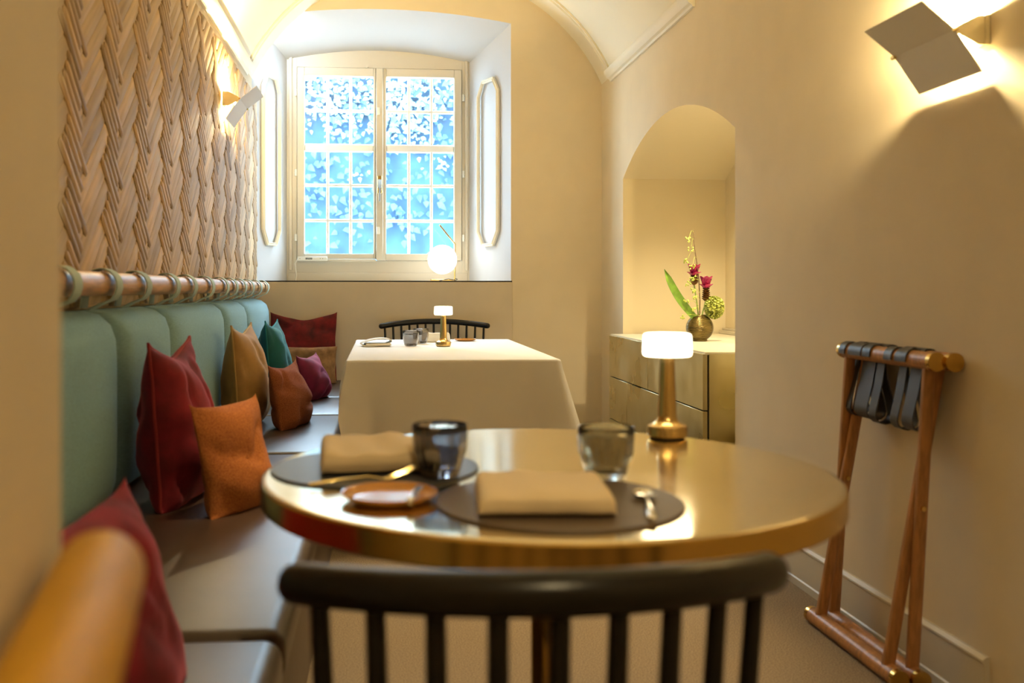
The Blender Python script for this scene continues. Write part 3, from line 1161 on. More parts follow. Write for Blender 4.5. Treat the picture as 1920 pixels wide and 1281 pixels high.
def fold_napkin(name, label, lo, hi, rz, m, layers=3, bev=0.012, puff=0.006, seed=0, group=None):
    """cloth folded into a soft pad: stacked rounded layers merged into one lumpy surface"""
    cx, cy = (lo[0] + hi[0]) / 2, (lo[1] + hi[1]) / 2
    bm = B()
    sx, sy, sz = hi[0] - lo[0], hi[1] - lo[1], hi[2] - lo[2]
    nx, ny = 24, 18
    nt = 10
    # cross-section in (y,z): superellipse with layered creases, swept along x
    sec = []
    M_ = 40
    for k in range(M_):
        a = 2 * PI * k / M_
        ca, sa = math.cos(a), math.sin(a)
        e = 0.38
        y = math.copysign(abs(ca) ** e, ca) * sy / 2
        z = (math.copysign(abs(sa) ** 0.55, sa) + 1) / 2 * sz
        sec.append((y, z, ca, sa))
    rings = []
    for i in range(nx + 1):
        u = 2 * i / nx - 1
        xx = math.copysign(1 - (1 - abs(u)) ** 1.6, u)
        shr = max(0.0, 1 - abs(xx) ** 22) ** 0.5
        ring = []
        for y, z, ca, sa in sec:
            q = Vector((xx * 1.7 + seed, y * 9, z * 9))
            dz = puff * noise.noise(q * 1.4) * max(0, sa)
            crease = 0.0
            if abs(ca) > 0.75:
                crease = -0.0028 * math.cos(z / sz * PI * 2 * layers)
            zz = max(0, z * (0.35 + 0.65 * shr) + dz)
            yy = y * (0.93 + 0.07 * shr) + math.copysign(crease, ca) + 0.004 * noise.noise(Vector((xx * 2.2, z * 20, seed + 4)))
            ring.append(bm.verts.new((xx * sx / 2, yy, zz)))
        rings.append(ring)
    for a, b in zip(rings, rings[1:]):
        for k in range(M_):
            j = (k + 1) % M_
            bm.faces.new((a[k], a[j], b[j], b[k]))
    bm.faces.new(rings[0])
    bm.faces.new(list(reversed(rings[-1])))
    bm.transform(Matrix.Translation((cx, cy, lo[2])) @ Matrix.Rotation(R(rz), 4, 'Z'))
    return tag(link(name, bm, m, smooth=60), label, 'napkin', group)


MZ = TZ + 0.004
NG = 'folded napkins'
fold_napkin('folded_napkin', 'thick rolled cream napkin behind the ribbed glass on the left placemat', (-0.100, 1.510, MZ), (0.090, 1.690, MZ + 0.040), 4, M_napkin, 3, puff=0.010, seed=1, group=NG)
fold_napkin('folded_napkin', 'flat folded cream napkin in the middle of the front brown placemat', (0.128, 1.205, MZ), (0.305, 1.375, MZ + 0.032), -4, M_napkin, 2, puff=0.005, seed=2, group=NG)


def tumbler(loc, label, h, rt, rb, m, group, ribs=16, amp=0.022):
    def rib(a, z):
        return 1 + amp * math.cos(ribs * a) * min(1, max(0, (h - z) / (0.25 * h) + 0.25))
    prof = [(0, 0), (rb * 0.80, 0), (rb * 0.97, 0.003), (rb * 1.06, 0.010), (rb * 1.16, 0.022), (rt * 0.955, h * 0.5), (rt * 0.985, h * 0.8), (rt, h - 0.001), (rt - 0.0010, h), (rt - 0.0022, h - 0.001)]
    inner = [(rt - 0.0032, h * 0.8), (rt * 0.955 - 0.0036, h * 0.5), (rb * 1.14 - 0.004, 0.026), (rb * 0.9, 0.014), (0, 0.011)]
    return tag(link('tumbler', add_lathe(B(), prof + inner, 96, Matrix.Translation(loc), rib), m, smooth=50), label, 'glass', group)


TG = 'smoked glass tumblers'
tumbler((0.091, 1.493, MZ), 'dark ribbed smoked glass standing by the rolled napkin on the brass table', 0.082, 0.043, 0.030, M_smoke, TG)
tumbler((0.348, 1.470, TZ), 'lighter smoked glass behind the flat folded napkin on the brass table', 0.082, 0.044, 0.030, M_smoke2, TG, ribs=20, amp=0.012)


def small_plate(loc, r, label):
    return tag(link('bread_plate', add_lathe(B(), [(0, 0), (r * 0.62, 0), (r * 0.66, 0.002), (r * 0.95, 0.0085), (r, 0.0120), (r * 0.985, 0.0126), (r * 0.955, 0.0122), (r * 0.88, 0.0055), (r * 0.80, 0.0038), (r * 0.5, 0.0034), (0, 0.0034)], 64, Matrix.Translation(loc)), M_plate, smooth=28), label, 'plate', 'tan bread plates')


small_plate((0.011, 1.349, TZ), 0.068, 'small tan glazed bread plate at the front left of the brass table')


def knife(a, b, label, m=M_steel, hm=None):
    a, b = Vector(a), Vector(b)
    d = (b - a).normalized()
    t = thing('butter_knife', label, 'knife', a)
    side = d.cross(Vector((0, 0, 1))).normalized()
    up = side.cross(d).normalized()
    ln = (b - a).length
    bm = B()
    pts = [(0, 0.004), (0.04, 0.0065), (0.075, 0.0085), (0.085, 0.004), (0.085, -0.0035), (0.04, -0.004), (0, -0.004)]
    k = ln / 0.165
    add_prism(bm, [a + d * p[0] * k + side * p[1] - up * 0.0008 for p in pts], up * 0.0016)
    link('blade', bm, m, t)
    link('handle', tubebm([b, b - d * 0.03 * k, a - d * -0.0 + d * -0.002], [0.0052, 0.0046, 0.0032], seg=10) if False else tubebm([a + d * 0.002, a - d * 0.035 * k, a - d * 0.08 * k], [0.0032, 0.0044, 0.0052], seg=10), hm or m, t)
    return t


knife((0.045, 1.318, TZ + 0.0145), (0.060, 1.395, TZ + 0.020), 'short bright butter knife lying across the near bread plate', M_steel)

# fork
fk = thing('table_fork', 'slim gold fork lying in front of the rolled napkin on the slate placemat', 'fork', (-0.10, 1.44, MZ))
link('handle', tubebm([(-0.105, 1.432, MZ + 0.003), (-0.06, 1.440, MZ + 0.008), (-0.02, 1.450, MZ + 0.010), (0.000, 1.456, MZ + 0.005)], [0.0036, 0.003, 0.0022, 0.0026], seg=10, flat=0.6), M_gold, fk)
bm = B()
add_tube(bm, [(0.0, 1.456, MZ + 0.005), (0.010, 1.459, MZ + 0.005), (0.018, 1.462, MZ + 0.007)], [0.003, 0.009, 0.008], seg=10, flat=0.25)
for k in (-1, 0, 1):
    add_tube(bm, [(0.016 - k * 0.002, 1.462 + k * 0.006, MZ + 0.007), (0.036 - k * 0.002, 1.468 + k * 0.006, MZ + 0.013), (0.048 - k * 0.002, 1.472 + k * 0.006, MZ + 0.020)], [0.0016, 0.0014, 0.001], seg=6)
link('tines', bm, M_gold, fk)
# spoon
sp = thing('teaspoon', 'polished teaspoon lying right of the flat napkin on the brown placemat', 'spoon', (0.36, 1.27, MZ))
S0, S1 = Vector((0.340, 1.185, MZ + 0.004)), Vector((0.372, 1.345, MZ + 0.004))
dS = (S1 - S0).normalized()
link('handle', tubebm([S0, S0 + dS * 0.03 + Vector((0, 0, 0.003)), S0 + dS * 0.075 + Vector((0, 0, 0.006)), S0 + dS * 0.108 + Vector((0, 0, 0.002))], [0.0062, 0.0050, 0.0026, 0.0030], seg=12, flat=0.45), M_steel, sp)
bm = B()
sd = dS.cross(Vector((0, 0, 1))).normalized()
cS = S0 + dS * 0.132
rings = []
for sgn, zz in ((1, 0.0), (1, 0.0)):
    pass
for kk, (f, dz) in enumerate(((1.0, 0.0050), (0.92, 0.0015), (0.6, -0.0008), (0.05, -0.0012), (0.05, 0.0002), (0.58, 0.0008), (0.86, 0.0030), (0.97, 0.0052))):
    ring = []
    for i in range(24):
        a = 2 * PI * i / 24
        ring.append(bm.verts.new(cS + dS * 0.026 * f * math.cos(a) + sd * 0.0165 * f * math.sin(a) * (1 - 0.15 * math.cos(a)) + Vector((0, 0, dz - 0.0005))))
    rings.append(ring)
for i in range(len(rings)):
    a, b = rings[i], rings[(i + 1) % len(rings)]
    for k in range(24):
        j = (k + 1) % 24
        bm.faces.new((a[k], a[j], b[j], b[k]))
link('bowl', bm, M_steel, sp, smooth=60)

# ------------------------------------------------------------------ far table under its cloth
X0, X1, Y0, Y1 = -0.140, 0.748, 4.02, 5.66
ft = thing('dining_table', 'rectangular dining table hidden under a white cloth beside the bench', 'table', ((X0 + X1) / 2, (Y0 + Y1) / 2, 0))
link('tabletop', boxbm((X0 + 0.006, Y0 + 0.006, TZ - 0.035), (X1 - 0.006, Y1 - 0.006, TZ - 0.0035), 0.004, 1), M_standwood, ft)
for x in (X0 + 0.08, X1 - 0.08):
    for y in (Y0 + 0.08, Y1 - 0.08):
        link('leg', boxbm((x - 0.03, y - 0.03, 0), (x + 0.03, y + 0.03, TZ - 0.035), 0.004, 1), M_standwood, ft)
bm = B()
per = []
rc = 0.012
NS = 40
corners = [(X0, Y0), (X1, Y0), (X1, Y1), (X0, Y1)]
for c in range(4):
    a = Vector(corners[c])
    b = Vector(corners[(c + 1) % 4])
    d = (b - a).normalized()
    n = Vector((d.y, -d.x))
    L_ = (b - a).length
    for i in range(NS):
        s = i / NS
        s = (s - math.sin(2 * PI * s) / (2 * PI) * 0.6)
        per.append((a + d * L_ * s, n, s * L_, L_ - s * L_, c))
rows = [(0.0, 0.0), (0.004, -0.0012), (0.007, -0.005), (0.0085, -0.012), (0.010, -0.04), (0.013, -0.10), (0.017, -0.17), (0.021, -0.24), (0.025, -0.31), (0.029, -0.38), (0.033, -0.45)]
grid = []
NP = len(per)
for ri, (o_, dz) in enumerate(rows):
    ring = []
    k = max(0, -dz - 0.02) / 0.43
    for idx, (p, n, s0, s1, c) in enumerate(per):
        dc = min(s0, s1)
        # blend normals at the corner
        corner = math.exp(-(dc / 0.05) ** 2)
        prev = c if s0 > s1 else c
        if s0 < s1:
            cn = (Vector(corners[c]) - Vector(((X0 + X1) / 2, (Y0 + Y1) / 2)))
        else:
            cn = (Vector(corners[(c + 1) % 4]) - Vector(((X0 + X1) / 2, (Y0 + Y1) / 2)))
        cn = Vector((math.copysign(1, cn.x), math.copysign(1, cn.y)))
        flare = 0.10 * k * corner
        fold = 0.010 * k * math.cos(dc * 2 * PI / 0.42) * math.exp(-dc / 0.5) - 0.022 * k * math.exp(-((dc - 0.10) / 0.035) ** 2)
        wav = 0.006 * k * noise.noise(Vector((p.x * 3, p.y * 3, ri * 0.2)))
        amt = o_ + fold + wav
        q = Vector((p.x, p.y)) + n * amt + cn * flare * 0.8 + cn * corner * (o_ * 0.35)
        if q.x < -0.162 and dz < -0.26:
            q.x = -0.162
        ring.append(bm.verts.new((max(q.x, -0.176), q.y, TZ + dz)))
    grid.append(ring)
for a, b in zip(grid, grid[1:]):
    for i in range(NP):
        j = (i + 1) % NP
        bm.faces.new((a[i], a[j], b[j], b[i]))
bm.faces.new(grid[0])
tag(link('tablecloth', bm, M_linen, smooth=55), 'pressed white linen cloth draped over the rectangular far table', 'tablecloth')

FZ = TZ + 0.0005
brass_lamp((0.319, 4.953, FZ), 'glowing brass table lamp on the white tablecloth')
tumbler((0.152, 4.985, FZ), 'smoked grey tumbler nearer the camera on the white tablecloth', 0.082, 0.043, 0.032, M_smoke3, TG, ribs=10, amp=0.008)
tumbler((0.214, 5.225, FZ), 'smoked grey tumbler standing second behind another on the white tablecloth', 0.082, 0.043, 0.032, M_smoke3, TG, ribs=10, amp=0.008)
small_plate((0.478, 5.474, FZ), 0.066, 'small tan bread plate near the chair end of the white tablecloth')
knife((0.452, 5.462, FZ + 0.0145), (0.436, 5.40, FZ + 0.018), 'short steel butter knife on the far bread plate', M_steel)
fold_napkin('folded_napkin', 'white folded napkin propped up behind the lamp on the white tablecloth', (0.226, 5.36, FZ), (0.384, 5.41, FZ + 0.053), 0, M_napkinw, 1, puff=0.004, seed=5, group=NG)
# loosely rolled napkin with an open loop at the bench side
bm = B()
prof = []
for k in range(25):                          # spiral-like loop in (x,z)
    a = -PI / 2 + 2 * PI * k / 24
    prof.append((0.078 * math.cos(a) * (1 - 0.08 * math.sin(a)) + 0.010 * math.sin(a), 0.022 + 0.020 * math.sin(a) + 0.006 * math.cos(a)))
inner = [(-0.070, 0.010), (-0.03, 0.016), (0.03, 0.015), (0.066, 0.012)]
th = 0.0045
rings = []
n = len(prof)
for (x, z) in prof:
    c0 = Vector((0.0, 0.022))
    v = Vector((x, z))
    nn = Vector((x / 0.078 ** 2, (z - 0.022) / 0.020 ** 2)).normalized()
    q = v - nn * th
    rings.append([bm.verts.new((x, -0.055, max(0, z))), bm.verts.new((x, 0.055, max(0, z))), bm.verts.new((q.x, 0.055, max(0.001, q.y))), bm.verts.new((q.x, -0.055, max(0.001, q.y)))])
for a, b in zip(rings, rings[1:]):
    for k in range(4):
        bm.faces.new((a[k], a[(k + 1) % 4], b[(k + 1) % 4], b[k]))
add_box(bm, (-0.060, -0.058, 0.004), (0.074, 0.056, 0.017), 0.006, 2)
bm.transform(Matrix.Translation((-0.028, 5.01, FZ)) @ Matrix.Rotation(R(6), 4, 'Z'))
tag(link('folded_napkin', bm, M_napkinw, smooth=50), 'loosely rolled white napkin with an open loop at the bench side of the tablecloth', 'napkin', NG)


# ------------------------------------------------------------------ spindle-back chairs
def spindle_chair(loc, rz, label, W_, zr, bow, rise, rr, nsp, sr=0.0085):
    t = thing('spindle_chair', label, 'chair', loc, R(rz), 'black spindle back chairs')
    SZc = 0.44
    yb = 0.235                        # back of the seat towards local +y

    def lk(nm, bm_, sm=45):
        return link(nm, bm_, M_black, t, sm, world=False)
    def top_pt(q):
        return Vector((q * W_ / 2, yb + 0.04 + bow * (1 - q * q) - bow * 0.15, zr + rise * (1 - q * q)))

    def bot_pt(q):
        p_ = top_pt(q)
        return Vector((p_.x * 0.95, p_.y - 0.03, SZc - 0.012))
    # seat: rounded front, back edge following the spindles
    out = []
    for i in range(17):
        q = 1 - 2 * i / 16
        p_ = bot_pt(q)
        out.append((p_.x * 1.05, p_.y + 0.022))
    hwid = W_ / 2 * 0.95
    for i in range(1, 20):
        a = PI + PI * i / 20
        ca, sa = math.cos(a), math.sin(a)
        out.append((math.copysign(abs(ca) ** 0.6, ca) * hwid, 0.06 + math.copysign(abs(sa) ** 0.75, sa) * 0.22))
    bm = B()
    cyo = sum(p_[1] for p_ in out) / len(out)
    ringsS = []
    for f, z in ((0.93, SZc - 0.030), (1.0, SZc - 0.022), (1.0, SZc - 0.008), (0.97, SZc), (0.75, SZc - 0.003), (0.4, SZc - 0.008)):
        ringsS.append([bm.verts.new((p_[0] * f, cyo + (p_[1] - cyo) * f, z)) for p_ in out])
    for ra, rb in zip(ringsS, ringsS[1:]):
        for i in range(len(out)):
            j = (i + 1) % len(out)
            bm.faces.new((ra[i], ra[j], rb[j], rb[i]))
    bm.faces.new(ringsS[0])
    bm.faces.new(list(reversed(ringsS[-1])))
    lk('seat', bm)
    pts = []
    for i in range(33):
        s = -1 + 2 * i / 32
        pts.append((s * W_ / 2, yb + 0.04 + bow * (1 - s * s) - bow * 0.15, zr + rise * (1 - s * s)))
    lk('top_rail', tubebm(pts, rr, seg=18))
    for k in range(nsp):
        s = -1 + 2 * (k + 0.40) / (nsp - 0.20)
        top, bot = top_pt(s), bot_pt(s)
        mid = (top + bot) / 2
        lk('spindle', tubebm([bot, mid, top], [sr, sr * 1.05, sr * 0.95], seg=8, caps='flat'))
    for sx in (-1, 1):
        for ty_, by_ in ((-0.07, -0.10), (0.20, 0.25)):
            top = Vector((sx * 0.17, ty_, SZc - 0.025))
            bot = Vector((sx * 0.215, by_, 0.0))
            lk('leg', tubebm([top, (top + bot) / 2, bot], [0.017, 0.016, 0.011], seg=12, caps='flat'))
    for sx in (-1, 1):
        lk('stretcher', tubebm([(sx * 0.193, -0.085, 0.205), (sx * 0.193, 0.226, 0.205)], 0.009, seg=8, caps='flat'))
    lk('stretcher', tubebm([(-0.193, 0.07, 0.205), (0.193, 0.07, 0.205)], 0.009, seg=8, caps='flat'))
    return t


spindle_chair((0.164, 1.255, 0), 180, 'blurred black spindle back chair tucked under the round brass table, seen from behind', 0.500, 0.737, 0.13, 0.024, 0.0215, 9, 0.0105)
spindle_chair((0.340, 5.890, 0), 0, 'black spindle back chair between the white clothed table and the end wall', 0.680, 0.806, 0.11, 0.026, 0.0180, 13, 0.0075)

# ------------------------------------------------------------------ brass cabinet in the niche
cab = thing('brass_cabinet', 'patinated brass sideboard built into the arched niche', 'cabinet', (1.74, 4.89, 0))
KX, KY0, KY1, KZ = 1.38, 4.034, 5.743, 0.770
link('carcass', boxbm((KX + 0.022, KY0 + 0.004, 0.0), (NX1 - 0.004, KY1, KZ - 0.014)), M_dark, cab, smooth=0)
link('side_panel', boxbm((KX + 0.026, KY0 - 0.004, 0.0), (NX1 - 0.006, KY0 + 0.004, KZ - 0.008), 0.001, 1), M_patina, cab)
fr_rows = [(0.516, KZ - 0.006, [KY0, 4.893, KY1]), (0.262, 0.516, [KY0, 4.60, 5.323, KY1]), (0.008, 0.262, [KY0, 4.893, KY1])]
for z0, z1, ysl in fr_rows:
    for a, b in zip(ysl, ysl[1:]):
        link('drawer_front', boxbm((KX, a + 0.003, z0 + 0.003), (KX + 0.021, b - 0.003, z1 - 0.003), 0.0012, 1), M_patina, cab)
link('cabinet_top', boxbm((KX + 0.008, KY0 - 0.003, KZ - 0.012), (NX1 - 0.006, KY1 - 0.002, KZ), 0.0015, 1), M_stone, cab)
bm = B()
add_box(bm, (NX1 - 0.05, KY0, KZ), (NX1 - 0.006, KY1 - 0.002, KZ + 0.022), 0.003, 1)
add_box(bm, (NX1 - 0.03, KY0, KZ + 0.022), (NX1 - 0.006, KY1 - 0.002, KZ + 0.034), 0.003, 1)
link('upstand', bm, M_frame, cab)

# vase and flowers
VX_, VY_, VZ_ = 1.656, 4.892, KZ
vs_t = Matrix.Translation((VX_, VY_, VZ_)) @ Matrix.Diagonal((1, 0.72, 1, 1))


def vrib(a, z):
    return 1 + 0.030 * math.sin(z * 900) * (0.7 + 0.3 * math.sin(a * 7)) + 0.010 * math.sin(a * 46)


vp = [(0, 0), (0.036, 0), (0.040, 0.004)]
for k in range(1, 100):
    a = -PI / 2 + 0.52 + (PI - 0.52 - 0.42) * k / 99
    vp.append((0.072 * math.cos(a), 0.0705 + 0.0705 * math.sin(a)))
vp += [(0.027, 0.139), (0.022, 0.135), (0.022, 0.10), (0, 0.095)]
tag(link('flower_vase', add_lathe(B(), vp, 92, vs_t, vrib), M_vase, smooth=60), 'round bronze ribbed vase standing on the brass cabinet', 'vase')


def ellipsoid(bm, c, rx, ry, rz, seg=10, rings=6, M=None):
    prof_ = [(math.cos(-PI / 2 + PI * k / rings), math.sin(-PI / 2 + PI * k / rings)) for k in range(rings + 1)]
    T_ = Matrix.Translation(c) @ (M or Matrix.Identity(4)) @ Matrix.Diagonal((rx, ry, rz, 1))
    add_lathe(bm, [(max(0, r if 0 < i < rings else 0), z) for i, (r, z) in enumerate(prof_)], seg, T_)


def petal(bm, base, direction, length, width, curl=0.25, up=None):
    d = Vector(direction).normalized()
    s = d.cross(Vector((0, 0, 1)))
    if s.length < 0.05:
        s = Vector((1, 0, 0))
    s.normalize()
    nn = s.cross(d).normalized()
    L_ = []
    for k, (f, wd) in enumerate(((0, 0.25), (0.3, 0.85), (0.6, 1.0), (0.85, 0.6), (1.0, 0.06))):
        c = Vector(base) + d * length * f - nn * curl * length * f * f
        row = []
        for e in (-1, 0, 1):
            row.append(c + s * e * wd * width / 2 + nn * (0.12 * width * abs(e) * wd))
        L_.append(row)
    th_ = 0.0008
    top = [[bm.verts.new(p + nn * th_) for p in r] for r in L_]
    bot = [[bm.verts.new(p - nn * th_) for p in r] for r in L_]
    for g_ in (top, bot):
        for a, b in zip(g_, g_[1:]):
            for k in range(2):
                bm.faces.new((a[k], a[k + 1], b[k + 1], b[k]))


def stem_to(bm, top, r=0.0025):
    b = Vector((VX_ + (top[0] - VX_) * 0.1, VY_, VZ_ + 0.10))
    t_ = Vector(top)
    m_ = b.lerp(t_, 0.5) + Vector((0, 0, 0.01))
    add_tube(bm, [b, m_, t_], r, seg=7)


def curcuma(top, label, h_b):
    x, z = top
    t = thing('curcuma_flower', label, 'flower', (VX_, VY_, VZ_ + 0.10), 0, 'flowers in the bronze vase')
    P_ = Vector((x, VY_, z))
    bm = B()
    stem_to(bm, P_ - Vector((0, 0, h_b)), 0.0035)
    link('stem', bm, M_stemg, t)
    bm = B()
    nl = 6
    for l in range(nl):
        for k in range(6):
            a = 2 * PI * (k + 0.5 * (l % 2)) / 6
            petal(bm, P_ - Vector((0, 0, h_b * (1 - l / nl))), (math.cos(a), math.sin(a), 1.15), 0.032 - 0.002 * l, 0.034, 0.25)
    ellipsoid(bm, P_ - Vector((0, 0, h_b * 0.5)), 0.010, 0.010, h_b * 0.55)
    link('bracts', bm, M_bract, t)
    bm = B()
    for k in range(6):
        a = 2 * PI * k / 6 + 0.3
        petal(bm, P_, (0.42 * math.cos(a), 0.42 * math.sin(a), 1.0), 0.074, 0.046, 0.10)
    for k in range(4):
        a = 2 * PI * k / 4 + 0.1
        petal(bm, P_ - Vector((0, 0, 0.006)), (math.cos(a), math.sin(a), 0.95), 0.050, 0.036, 0.12)
    link('petals', bm, M_petal, t)


curcuma((1.626, 1.108), 'taller magenta curcuma flower in the middle of the bouquet', 0.045)
curcuma((1.690, 1.045), 'lower magenta curcuma flower right of the brown twig', 0.068)
# hydrangea head
t = thing('hydrangea_flower', 'pale green hydrangea head at the right of the bouquet', 'flower', (VX_, VY_, VZ_ + 0.10), 0, 'flowers in the bronze vase')
bm = B()
stem_to(bm, (1.72, VY_, 0.925), 0.004)
link('stem', bm, M_stemg, t)
bm = B()
hc = Vector((1.728, VY_ - 0.015, 0.948))
ellipsoid(bm, hc, 0.039, 0.039, 0.048)
rnd = random.Random(11)
for k in range(110):
    a = k * 2.39996
    zz = 1 - 2 * (k + 0.5) / 110
    rr_ = math.sqrt(1 - zz * zz)
    d = Vector((rr_ * math.cos(a), rr_ * math.sin(a), zz))
    p = hc + Vector((d.x * 0.043, d.y * 0.043, d.z * 0.053))
    o1 = d.orthogonal().normalized()
    o2 = d.cross(o1)
    ph = rnd.random() * 6
    for q in range(4):
        aa = ph + q * PI / 2
        petal(bm, p, (o1 * math.cos(aa) + o2 * math.sin(aa)) + d * 0.45, 0.016, 0.016, 0.2)
link('florets', bm, M_hydr, t)
# long leaf
bm = B()
a_, b_ = Vector((1.635, VY_ - 0.012, 0.88)), Vector((1.460, VY_ - 0.02, 1.145))
dd = (b_ - a_)
ds = dd.normalized()
sd = Vector((ds.z, 0, -ds.x))
top, bot = [], []
for k in range(13):
    f = k / 12
    wv = 0.021 * (math.sin(PI * min(1, f * 0.62 + 0.22)) ** 0.8) * (1 if f < 0.8 else max(0.04, 1 - ((f - 0.8) / 0.2) ** 1.6))
    c = a_ + dd * f + sd * (0.016 * math.sin(PI * f)) * -1
    rowt = [c - sd * wv + Vector((0, -0.006, 0)), c, c + sd * wv + Vector((0, -0.006, 0))]
    top.append([bm.verts.new(p + Vector((0, -0.0008, 0))) for p in rowt])
    bot.append([bm.verts.new(p + Vector((0, 0.0008, 0))) for p in rowt])
for g_ in (top, bot):
    for r0, r1 in zip(g_, g_[1:]):
        for k in range(2):
            bm.faces.new((r0[k], r0[k + 1], r1[k + 1], r1[k]))
for r0, r1, s0, s1 in zip(top, top[1:], bot, bot[1:]):
    bm.faces.new((r0[0], r1[0], s1[0], s0[0]))
    bm.faces.new((r0[2], r1[2], s1[2], s0[2]))
add_tube(bm, [Vector((1.652, VY_, 0.86)), a_], 0.003, seg=6)
tag(link('long_leaf', bm, M_leafg, smooth=50), 'long pointed green leaf leaning left out of the bronze vase', 'leaf')
# berry branch
t = thing('berry_branch', 'tall brown twig with dangling pale green berries in the vase', 'branch', (VX_, VY_, VZ_ + 0.10), 0)
tw = [(1.648, VY_ - 0.02, 0.87), (1.650, VY_ - 0.02, 0.98), (1.644, VY_ - 0.02, 1.10), (1.630, VY_ - 0.02, 1.20), (1.618, VY_ - 0.02, 1.28), (1.617, VY_ - 0.02, 1.345)]
link('twig', tubebm(tw, [0.0032, 0.003, 0.0028, 0.0025, 0.002, 0.0018], seg=7), M_twig, t)
spr, ber = B(), B()
rnd = random.Random(5)
for (bx, bz, ex, ez) in ((1.617, 1.340, 1.585, 1.300), (1.618, 1.300, 1.598, 1.255), (1.622, 1.235, 1.580, 1.195), (1.632, 1.205, 1.606, 1.158), (1.648, 1.12, 1.612, 1.10), (1.648, 1.09, 1.588, 1.075), (1.650, 1.02, 1.610, 1.038), (1.650, 0.985, 1.622, 1.0), (1.650, 0.95, 1.575, 0.975), (1.650, 0.905, 1.555, 0.905), (1.648, 0.93, 1.622, 0.945)):
    y_ = VY_ - 0.02
    add_tube(spr, [(bx, y_, bz), ((bx + ex) / 2, y_ - 0.01, max(bz, ez) + 0.006), (ex, y_ - 0.012, ez)], 0.0011, seg=5)
    for q in range(7):
        ellipsoid(ber, (ex + rnd.uniform(-0.015, 0.012), y_ - 0.012 + rnd.uniform(-0.012, 0.012), ez + rnd.uniform(-0.016, 0.010)), 0.0048, 0.0048, 0.0052, 8, 5)
link('sprigs', spr, M_berry, t)
o = link('berries', ber, M_berry, t)
o['kind'] = 'stuff'

# ------------------------------------------------------------------ globe lamp on the sill
GX, GY = 0.417, 6.585
t = thing('globe_lamp', 'brass lamp with a glowing white globe on the window sill', 'lamp', (0.45, GY, SILL))
link('base', boxbm((0.338, GY + 0.03, SILL), (0.496, GY + 0.06, SILL + 0.014), 0.004, 2), M_brass, t)
link('stem', tubebm([(0.506, GY + 0.05, SILL + 0.005), (0.508, GY + 0.05, 1.353), (0.506, GY + 0.05, 1.357), (0.404, GY + 0.05, 1.484)], 0.0058, seg=12), M_brass, t)
bm = B()
add_lathe(bm, [(0, -0.1)] + [(0.1 * math.cos(-PI / 2 + PI * k / 32), 0.1 * math.sin(-PI / 2 + PI * k / 32)) for k in range(1, 32)] + [(0, 0.1)], 48, Matrix.Translation((GX, GY - 0.005, 1.246)))
link('globe', bm, M_globe, t, smooth=180)
bm = B()
add_cyl(bm, (0.470, GY + 0.03, 1.246), (0.507, GY + 0.05, 1.246), 0.008, 10)
link('joint', bm, M_brass, t)
link('cord', tubebm([(0.51, GY + 0.05, SILL + 0.02), (0.525, GY + 0.05, SILL + 0.014), (0.51, GY + 0.02, SILL + 0.006), (0.46, GY + 0.015, SILL + 0.016), (0.40, GY + 0.018, SILL + 0.004)], 0.0025, seg=6), M_cord, t)

# ------------------------------------------------------------------ window motor box with its lettering and cable
t = thing('window_motor', 'small white motor box with black lettering under the left window sash', 'motor', (-0.50, YW - 0.04, 1.243))
bx0, bx1, bz0, bz1, by = -0.590, -0.382, 1.243, 1.273, YW - 0.052
link('housing', boxbm((bx0, by, bz0), (bx1, YW - 0.0185, bz1), 0.003, 1), M_plastic, t)
link('label_plate', boxbm((-0.534, by - 0.0012, 1.2525), (-0.488, by, 1.2645), 0.0, 1), M_ink, t)
fc = bpy.data.curves.new('lettering', 'FONT')
fc.body = 'GEMAR'
fc.size = 0.0125
fc.extrude = 0.0003
fc.align_x = 'CENTER'
fc.align_y = 'CENTER'
ftmp = bpy.data.objects.new('lettering_curve', fc)
C.objects.link(ftmp)
fme = bpy.data.meshes.new_from_object(ftmp.evaluated_get(bpy.context.evaluated_depsgraph_get()))
bpy.data.objects.remove(ftmp)
fme.materials.clear()
fme.materials.append(M_plastic)
fo = bpy.data.objects.new('lettering', fme)
C.objects.link(fo)
fo.parent = t
fo.location = Vector((-0.511, by - 0.0016, 1.2585)) - Vector((-0.50, YW - 0.04, 1.243))
fo.rotation_euler = (R(90), 0, 0)
bm = B()
for x in (-0.574, -0.432, -0.414):
    add_cyl(bm, (x, by - 0.001, 1.2585), (x, by + 0.002, 1.2585), 0.0025, 10)
link('screw_hole', bm, M_ink, t)
link('cable', tubebm([(bx0, YW - 0.035, 1.250), (-0.600, YW - 0.03, 1.245), (-0.610, YW - 0.022, 1.225), (-0.606, YW - 0.016, 1.18), (-0.600, YW - 0.016, 1.14), (-0.606, YW - 0.018, SILL + 0.002)], 0.0035, seg=8), M_plastic, t)


